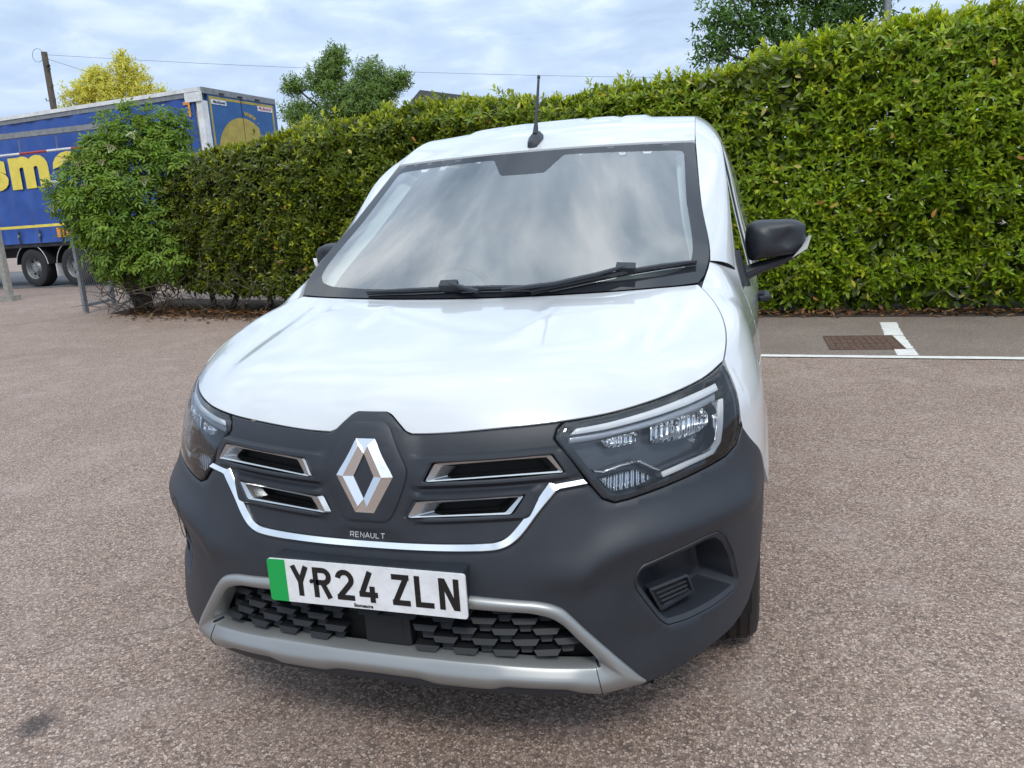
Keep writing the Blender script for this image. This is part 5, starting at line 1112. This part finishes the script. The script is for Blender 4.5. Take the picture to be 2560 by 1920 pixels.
for txt, w0_, w1_, z0, z1, ink, sh in (('MaxiSpeed', .27, .76, 4.74, 4.865, 'sign_ink', .3), ('FRUEHAUF', 1.86, 2.40, 4.735, 4.865, 'sign_red', 0.)):
    b = rbox('name_board', w0_, w1_, TZ(z0), TZ(z1), 'sign_white', .010); v, f = text_mesh(txt, .10, .003, .001, sh); wmax = max(p[0] for p in v)-min(p[0] for p in v); s_ = (w1_-w0_)*.86/wmax
    mesh_obj('board_lettering', [tp(-.047-p[2], (w0_+w1_)/2+p[0]*s_, TZ((z0+z1)/2)+p[1]*s_) for p in v], f, ink, b, smooth=False)
# chassis, axles, wheels, guards
tbox('chassis_rail', .3, LEN-.5, .55, .75, .80+G0, ZB, 'chassis_black'); tbox('chassis_rail', .3, LEN-.5, WID-.75, WID-.55, .80+G0, ZB, 'chassis_black'); tbox('side_rail', .1, LEN, -.02, .06, ZB-.12, ZB+.02, 'chassis_black'); tbox('side_guard', 8.4, LEN-1.5, .0, .03, G0+.55, G0+.70, 'galv'); tbox('side_guard', 8.4, LEN-1.5, .0, .03, G0+.85, G0+1.0, 'galv')
tbox('bumper_bar', -.02, .08, .1, WID-.1, G0+.45, G0+.6, 'chassis_black')
def lwheel(u, w, r=.52):
    c_ = tp(u, w, G0+r); pf = [(-.17, .30), (-.18, .36), (-.18, .44), (-.165, .495), (-.13, .512), (-.10, .52), (-.04, .52), (-.035, .505), (-.02, .505), (-.015, .52), (.05, .52), (.055, .505), (.07, .505), (.075, .52), (.13, .512), (.165, .495), (.18, .44), (.18, .36), (.17, .30)]
    rot = Matrix.Rotation(math.atan2(TR_[1], TR_[0])-0, 3, 'Z')
    def tf(V_): return [Vector(c_)+rot @ Vector(p) for p in V_]
    wo_ = MB().lathe([(-.12, .0), (-.13, .10), (-.125, .13), (-.10, .145), (-.045, .20), (-.05, .265), (-.10, .285), (-.155, .292), (-.168, .302), (-.16, .312), (.12, .30)], (0, 0, 0), 'x', 40); wo_.v = tf(wo_.v); W_ = wo_.obj('wheel', 'galv', LOR)
    ty = MB().lathe(pf, (0, 0, 0), 'x', 48); ty.v = tf(ty.v); ty.obj('tyre', 'rubber', W_)
    for k in range(8):
        an = 2*math.pi*k/8; h = MB().lathe([(-.062, 0), (-.062, .030), (-.03, .030)], (0, .225*math.cos(an), .225*math.sin(an)), 'x', 10); h.v = tf(h.v); h.obj('vent_hole', 'gap_black', W_)
    for k in range(10):
        an = 2*math.pi*(k+.5)/10; h = MB().lathe([(-.135, 0), (-.135, .012), (-.10, .014)], (0, .115*math.cos(an), .115*math.sin(an)), 'x', 6); h.v = tf(h.v); h.obj('wheel_nut', 'dark_metal', W_)
    return W_
for u in (7.52*K_, 5.72*K_, 3.95*K_):
    for w in (.19, WID-.19): lwheel(u, w)
    A_ = [(u+.63*math.cos(math.radians(t)), G0+.53+.63*math.sin(math.radians(t))) for t in np.linspace(8, 172, 22)]
    gd = grid_obj('mudguard', [[tp(p[0], w, p[1]) for p in A_] for w in (.0, .40)], 'chassis_black', LOR); MB().tube([tp(p[0], -.004, p[1]) for p in A_], .009, 5).obj('guard_edge', 'grimy_white', gd)
tbox('mud_flap', 6.48*K_, 6.49*K_+.01, .0, .36, G0+.28, G0+.62, 'grimy_white'); tbox('axle_beam', 3.4, 6.7, .4, WID-.4, G0+.42, G0+.62, 'chassis_black')

# ------------------------------------------------------------------ entrance: gate, barrier, posts, poles
x = N('weathered_concrete'); x.set(Base_Color=x.ramp(x.noise(14, 7, .7), [(.3, (.20, .19, .165)), (.7, (.38, .37, .33))]), Roughness=.9); x.bump(x.noise(60, 5), .5, .01); M['concrete'] = x.m
GA, GB = np.array([-10.42, 9.36]), np.array([-10.78, 10.40])
gza = float(gz(*GA)); GT = thing('mesh_gate', 'grey steel chain link gate leaf standing open beside the elder bush', 'gate', (GA[0], GA[1], gza)); gdir = (GB-GA)/np.linalg.norm(GB-GA); GLn = np.linalg.norm(GB-GA)
def gp_(t, z): p = GA+gdir*t; return (p[0], p[1], gza+z)
for t in (0, GLn): MB().tube([gp_(t, .02), gp_(t, 2.1)], .042, 4).obj('upright', 'galv', GT, smooth=False)
for z in (.14, 2.05): MB().tube([gp_(0.03, z), gp_(GLn-.03, z)], .034, 4).obj('rail', 'galv', GT, smooth=False)
MB().tube([gp_(.10, -.02), gp_(.10, 1.0)], .012, 6).obj('drop_bolt', 'galv', GT)
wm = MB(); sp = .075; nn_ = int((GLn+1.9)/sp)
for i in range(-26, nn_):
    for s_ in (1, -1):
        t0, z0 = i*sp, .16; t1, z1 = t0+1.87, 2.03
        a_, b_ = max(0, -t0), min(1.87, GLn-t0)
        if b_-a_ < .03: continue
        T0, T1 = t0+a_, t0+b_; Z0, Z1 = .16+a_, .16+b_
        if s_ < 0: T0, T1 = GLn-T0, GLn-T1
        wm.tube([gp_(T0, Z0), gp_(T1, Z1)], .0035, 3, cap=False)
wm.obj('wire_mesh', 'galv', GT)['kind'] = 'stuff'
# height barrier with hanging pole
HB = thing('height_barrier', 'grey steel height restrictor beam across the entrance in front of the lorry', 'barrier', (-11.1, 11.2, .2))
b0, b1 = np.array([-16.2, 9.63, 3.30]), np.array([-11.12, 11.27, 3.57]); bd_ = (b1-b0)/np.linalg.norm(b1-b0)
MB().box((b0+b1)/2, (np.linalg.norm(b1-b0), .10, .10), Matrix((bd_, np.cross([0, 0, 1], bd_)/np.linalg.norm(np.cross([0, 0, 1], bd_)), np.cross(bd_, np.cross([0, 0, 1], bd_)))).transposed()).obj('beam', 'galv', HB, smooth=False)
for p in (b0+bd_*.05, b1-bd_*.06): MB().box((p[0], p[1], (p[2]+.05)/2+.05), (.10, .10, p[2]-.06), Matrix.Rotation(.31, 3, 'Z')).obj('post', 'galv', HB, smooth=False)
h0, h1 = np.array([-15.6, 9.74, 2.98]), np.array([-11.45, 11.07, 3.19])
HP = thing('hanging_pole', 'red and white warning pole hung on chains below the grey beam', 'pole', tuple((h0+h1)/2)); hd = h1-h0
simple('worn_red', (.34, .045, .035), .55); ends = [0, .14, .28, .42, .56, .698, .821, .93, 1.0]
for i in range(len(ends)-1): MB().tube([h0+hd*ends[i], h0+hd*ends[i+1]], .024, 10).obj('painted_band', 'worn_red' if i % 2 == 1 else 'grimy_white', HP)
for t in (.10, .42, .70, .867):
    p = h0+hd*t; q = b0+(b1-b0)*np.clip(((p-b0) @ (b1-b0))/((b1-b0) @ (b1-b0)), 0, 1); q = np.array([q[0], q[1], q[2]+.055]); c_ = MB(); L_ = q[2]-p[2]; m_ = int(L_/.035)
    for k in range(m_):
        zc_ = p[2]+.02+k*.035; a_ = (k % 2)*math.pi/2; ring_ = [(p[0]+(q[0]-p[0])*k/m_+.010*math.cos(s_)*math.cos(a_), p[1]+(q[1]-p[1])*k/m_-.06*0+.010*math.cos(s_)*math.sin(a_), zc_+.022*math.sin(s_)) for s_ in np.linspace(0, 6.283, 9)]; c_.tube(ring_, .0042, 4, cap=False)
    c_.obj('chain', 'galv', HP)['kind'] = 'stuff'
# concrete post with strut at the far left
CP = thing('concrete_post', 'grey concrete fence post with raking strut at the left edge', 'post', (-14.16, 11.15, .2))
MB().tube([(-14.20, 11.12, .12), (-14.24, 11.15, 1.75)], [.085, .075], 4).obj('post', 'concrete', CP, smooth=False); MB().tube([(-14.9, 10.9, .15), (-14.3, 11.12, 1.2)], [.06, .055], 4).obj('strut', 'concrete', CP, smooth=False)
MB().box((-14.14, 11.12, .27), (.24, .22, .18)).obj('footing', 'concrete', CP, smooth=False); MB().box((-15.2, 10.85, .28), (2.0, .06, .16), Matrix.Rotation(.29, 3, 'Z')).obj('gravel_board', 'concrete', CP, smooth=False)
# telegraph pole and wires
x = N('pole_wood'); x.set(Base_Color=x.ramp(x.n('ShaderNodeTexNoise', {'Scale': 6.0, 'Detail': 8.0, 'Vector': x.n('ShaderNodeMapping', {'Vector': x.obj(), 'Scale': (8, 8, .5)}).outputs[0]}).outputs[0], [(.3, (.06, .045, .035)), (.7, (.17, .135, .105))]), Roughness=.9); M['pole_wood'] = x.m
TP = thing('telegraph_pole', 'weathered wooden telegraph pole standing behind the lorry trailer', 'pole', (-26.9, 25.5, .25))
MB().tube([(-26.9, 25.5, .2), (-26.95, 25.55, 9.1)], [.15, .115], 12).obj('shaft', 'pole_wood', TP)
for (z, s_) in ((8.35, 1), (7.7, 1), (7.2, -1), (7.15, 1)): MB().tube([(-26.93, 25.5, z), (-26.93+s_*.24, 25.45, z), (-26.93+s_*.24, 25.45, z+.10)], [.016, .016, .03], 6).obj('step_iron', 'dark_metal', TP)
MB().tube([(-26.95+.0, 25.5, 8.65), (-26.70, 25.42, 8.52)], [.03, .07], 8).obj('insulator', 'dark_metal', TP)
rg = [(-27.25+.28*math.cos(t), 25.5, 9.0+.26*math.sin(t)) for t in np.linspace(0, 6.28, 22)]; MB().tube(rg, .008, 4).obj('cable_coil', 'gap_black', TP)
def wire(name, a, b, sag, label):
    a, b = Vector(a), Vector(b); pts = [a.lerp(b, t)-Vector((0, 0, sag*4*t*(1-t))) for t in np.linspace(0, 1, 24)]; o = MB().tube(pts, .007, 4).obj(name, 'gap_black', None); tag(o, label, 'cable'); return o
wire('overhead_cable', (-26.85, 25.5, 8.98), (6.5, 39.3, 6.6), .30, 'long thin overhead cable crossing the sky from the telegraph pole')
wire('overhead_cable', (-26.9, 25.55, 8.85), (-34.5, 46.0, 10.3), .2, 'short sloping cable from the telegraph pole towards the golden tree')
# street lamp
LP_ = thing('street_lamp', 'grey steel lamp column rising behind the hedge at upper right', 'street lamp', (3.58, 17.3, 0)); MB().tube([(3.58, 17.3, 0), (3.58, 17.3, 1.4)], .10, 12).obj('base_sleeve', 'galv', LP_); MB().tube([(3.58, 17.3, 1.4), (3.58, 17.3, 8.6)], [.085, .065], 12).obj('column', 'galv', LP_)
MB().tube([(3.58, 17.3, 8.55), (3.58, 17.1, 8.75), (3.58, 16.5, 8.85)], .035, 8).obj('bracket', 'galv', LP_); MB().tube([(3.58, 16.55, 8.85), (3.58, 16.2, 8.87), (3.58, 15.85, 8.85)], [.09, .13, .06], 10, sq=.5).obj('lamp_head', 'galv', LP_)
# building behind the hedge
x = N('slate'); x.set(Base_Color=x.ramp(x.noise(8, 6, .6), [(.3, (.018, .019, .022)), (.7, (.04, .041, .045))]), Roughness=.7); M['slate'] = x.m
x = N('brickwork'); br = x.n('ShaderNodeTexBrick', {'Scale': 6.0, 'Color1': (.25, .11, .07, 1), 'Color2': (.32, .15, .09, 1), 'Mortar': (.35, .32, .28, 1), 'Vector': x.obj()}).outputs[0]; x.set(Base_Color=br, Roughness=.9); M['brick'] = x.m
BD = thing('brick_building', 'low building with dark sloping roof just showing over the hedge', 'building', (-14.2, 46, 0))
MB().box((-13.5, 46.0, 3.3), (12.0, 7.0, 6.6)).obj('wall', 'brick', BD, smooth=False)
MB().add([(-20.0, 42.2, 6.5), (-7.0, 42.2, 6.5), (-7.0, 50, 6.5), (-20.0, 50, 6.5), (-18.2, 44.2, 9.15), (-8.8, 44.2, 7.2), (-8.8, 48.0, 7.2), (-18.2, 48.0, 9.15)], [(0, 1, 5, 4), (1, 2, 6, 5), (2, 3, 7, 6), (3, 0, 4, 7), (4, 5, 6, 7)]).obj('roof', 'slate', BD, smooth=False)
for xw in (-17.5, -15, -12.5, -10):
    wf = MB().box((xw, 42.48, 4.2), (1.1, .06, 1.3)).obj('window', 'grimy_white', BD, smooth=False); MB().box((xw, 42.44, 4.2), (.95, .02, 1.15)).obj('pane', 'gloss_black', wf, smooth=False)
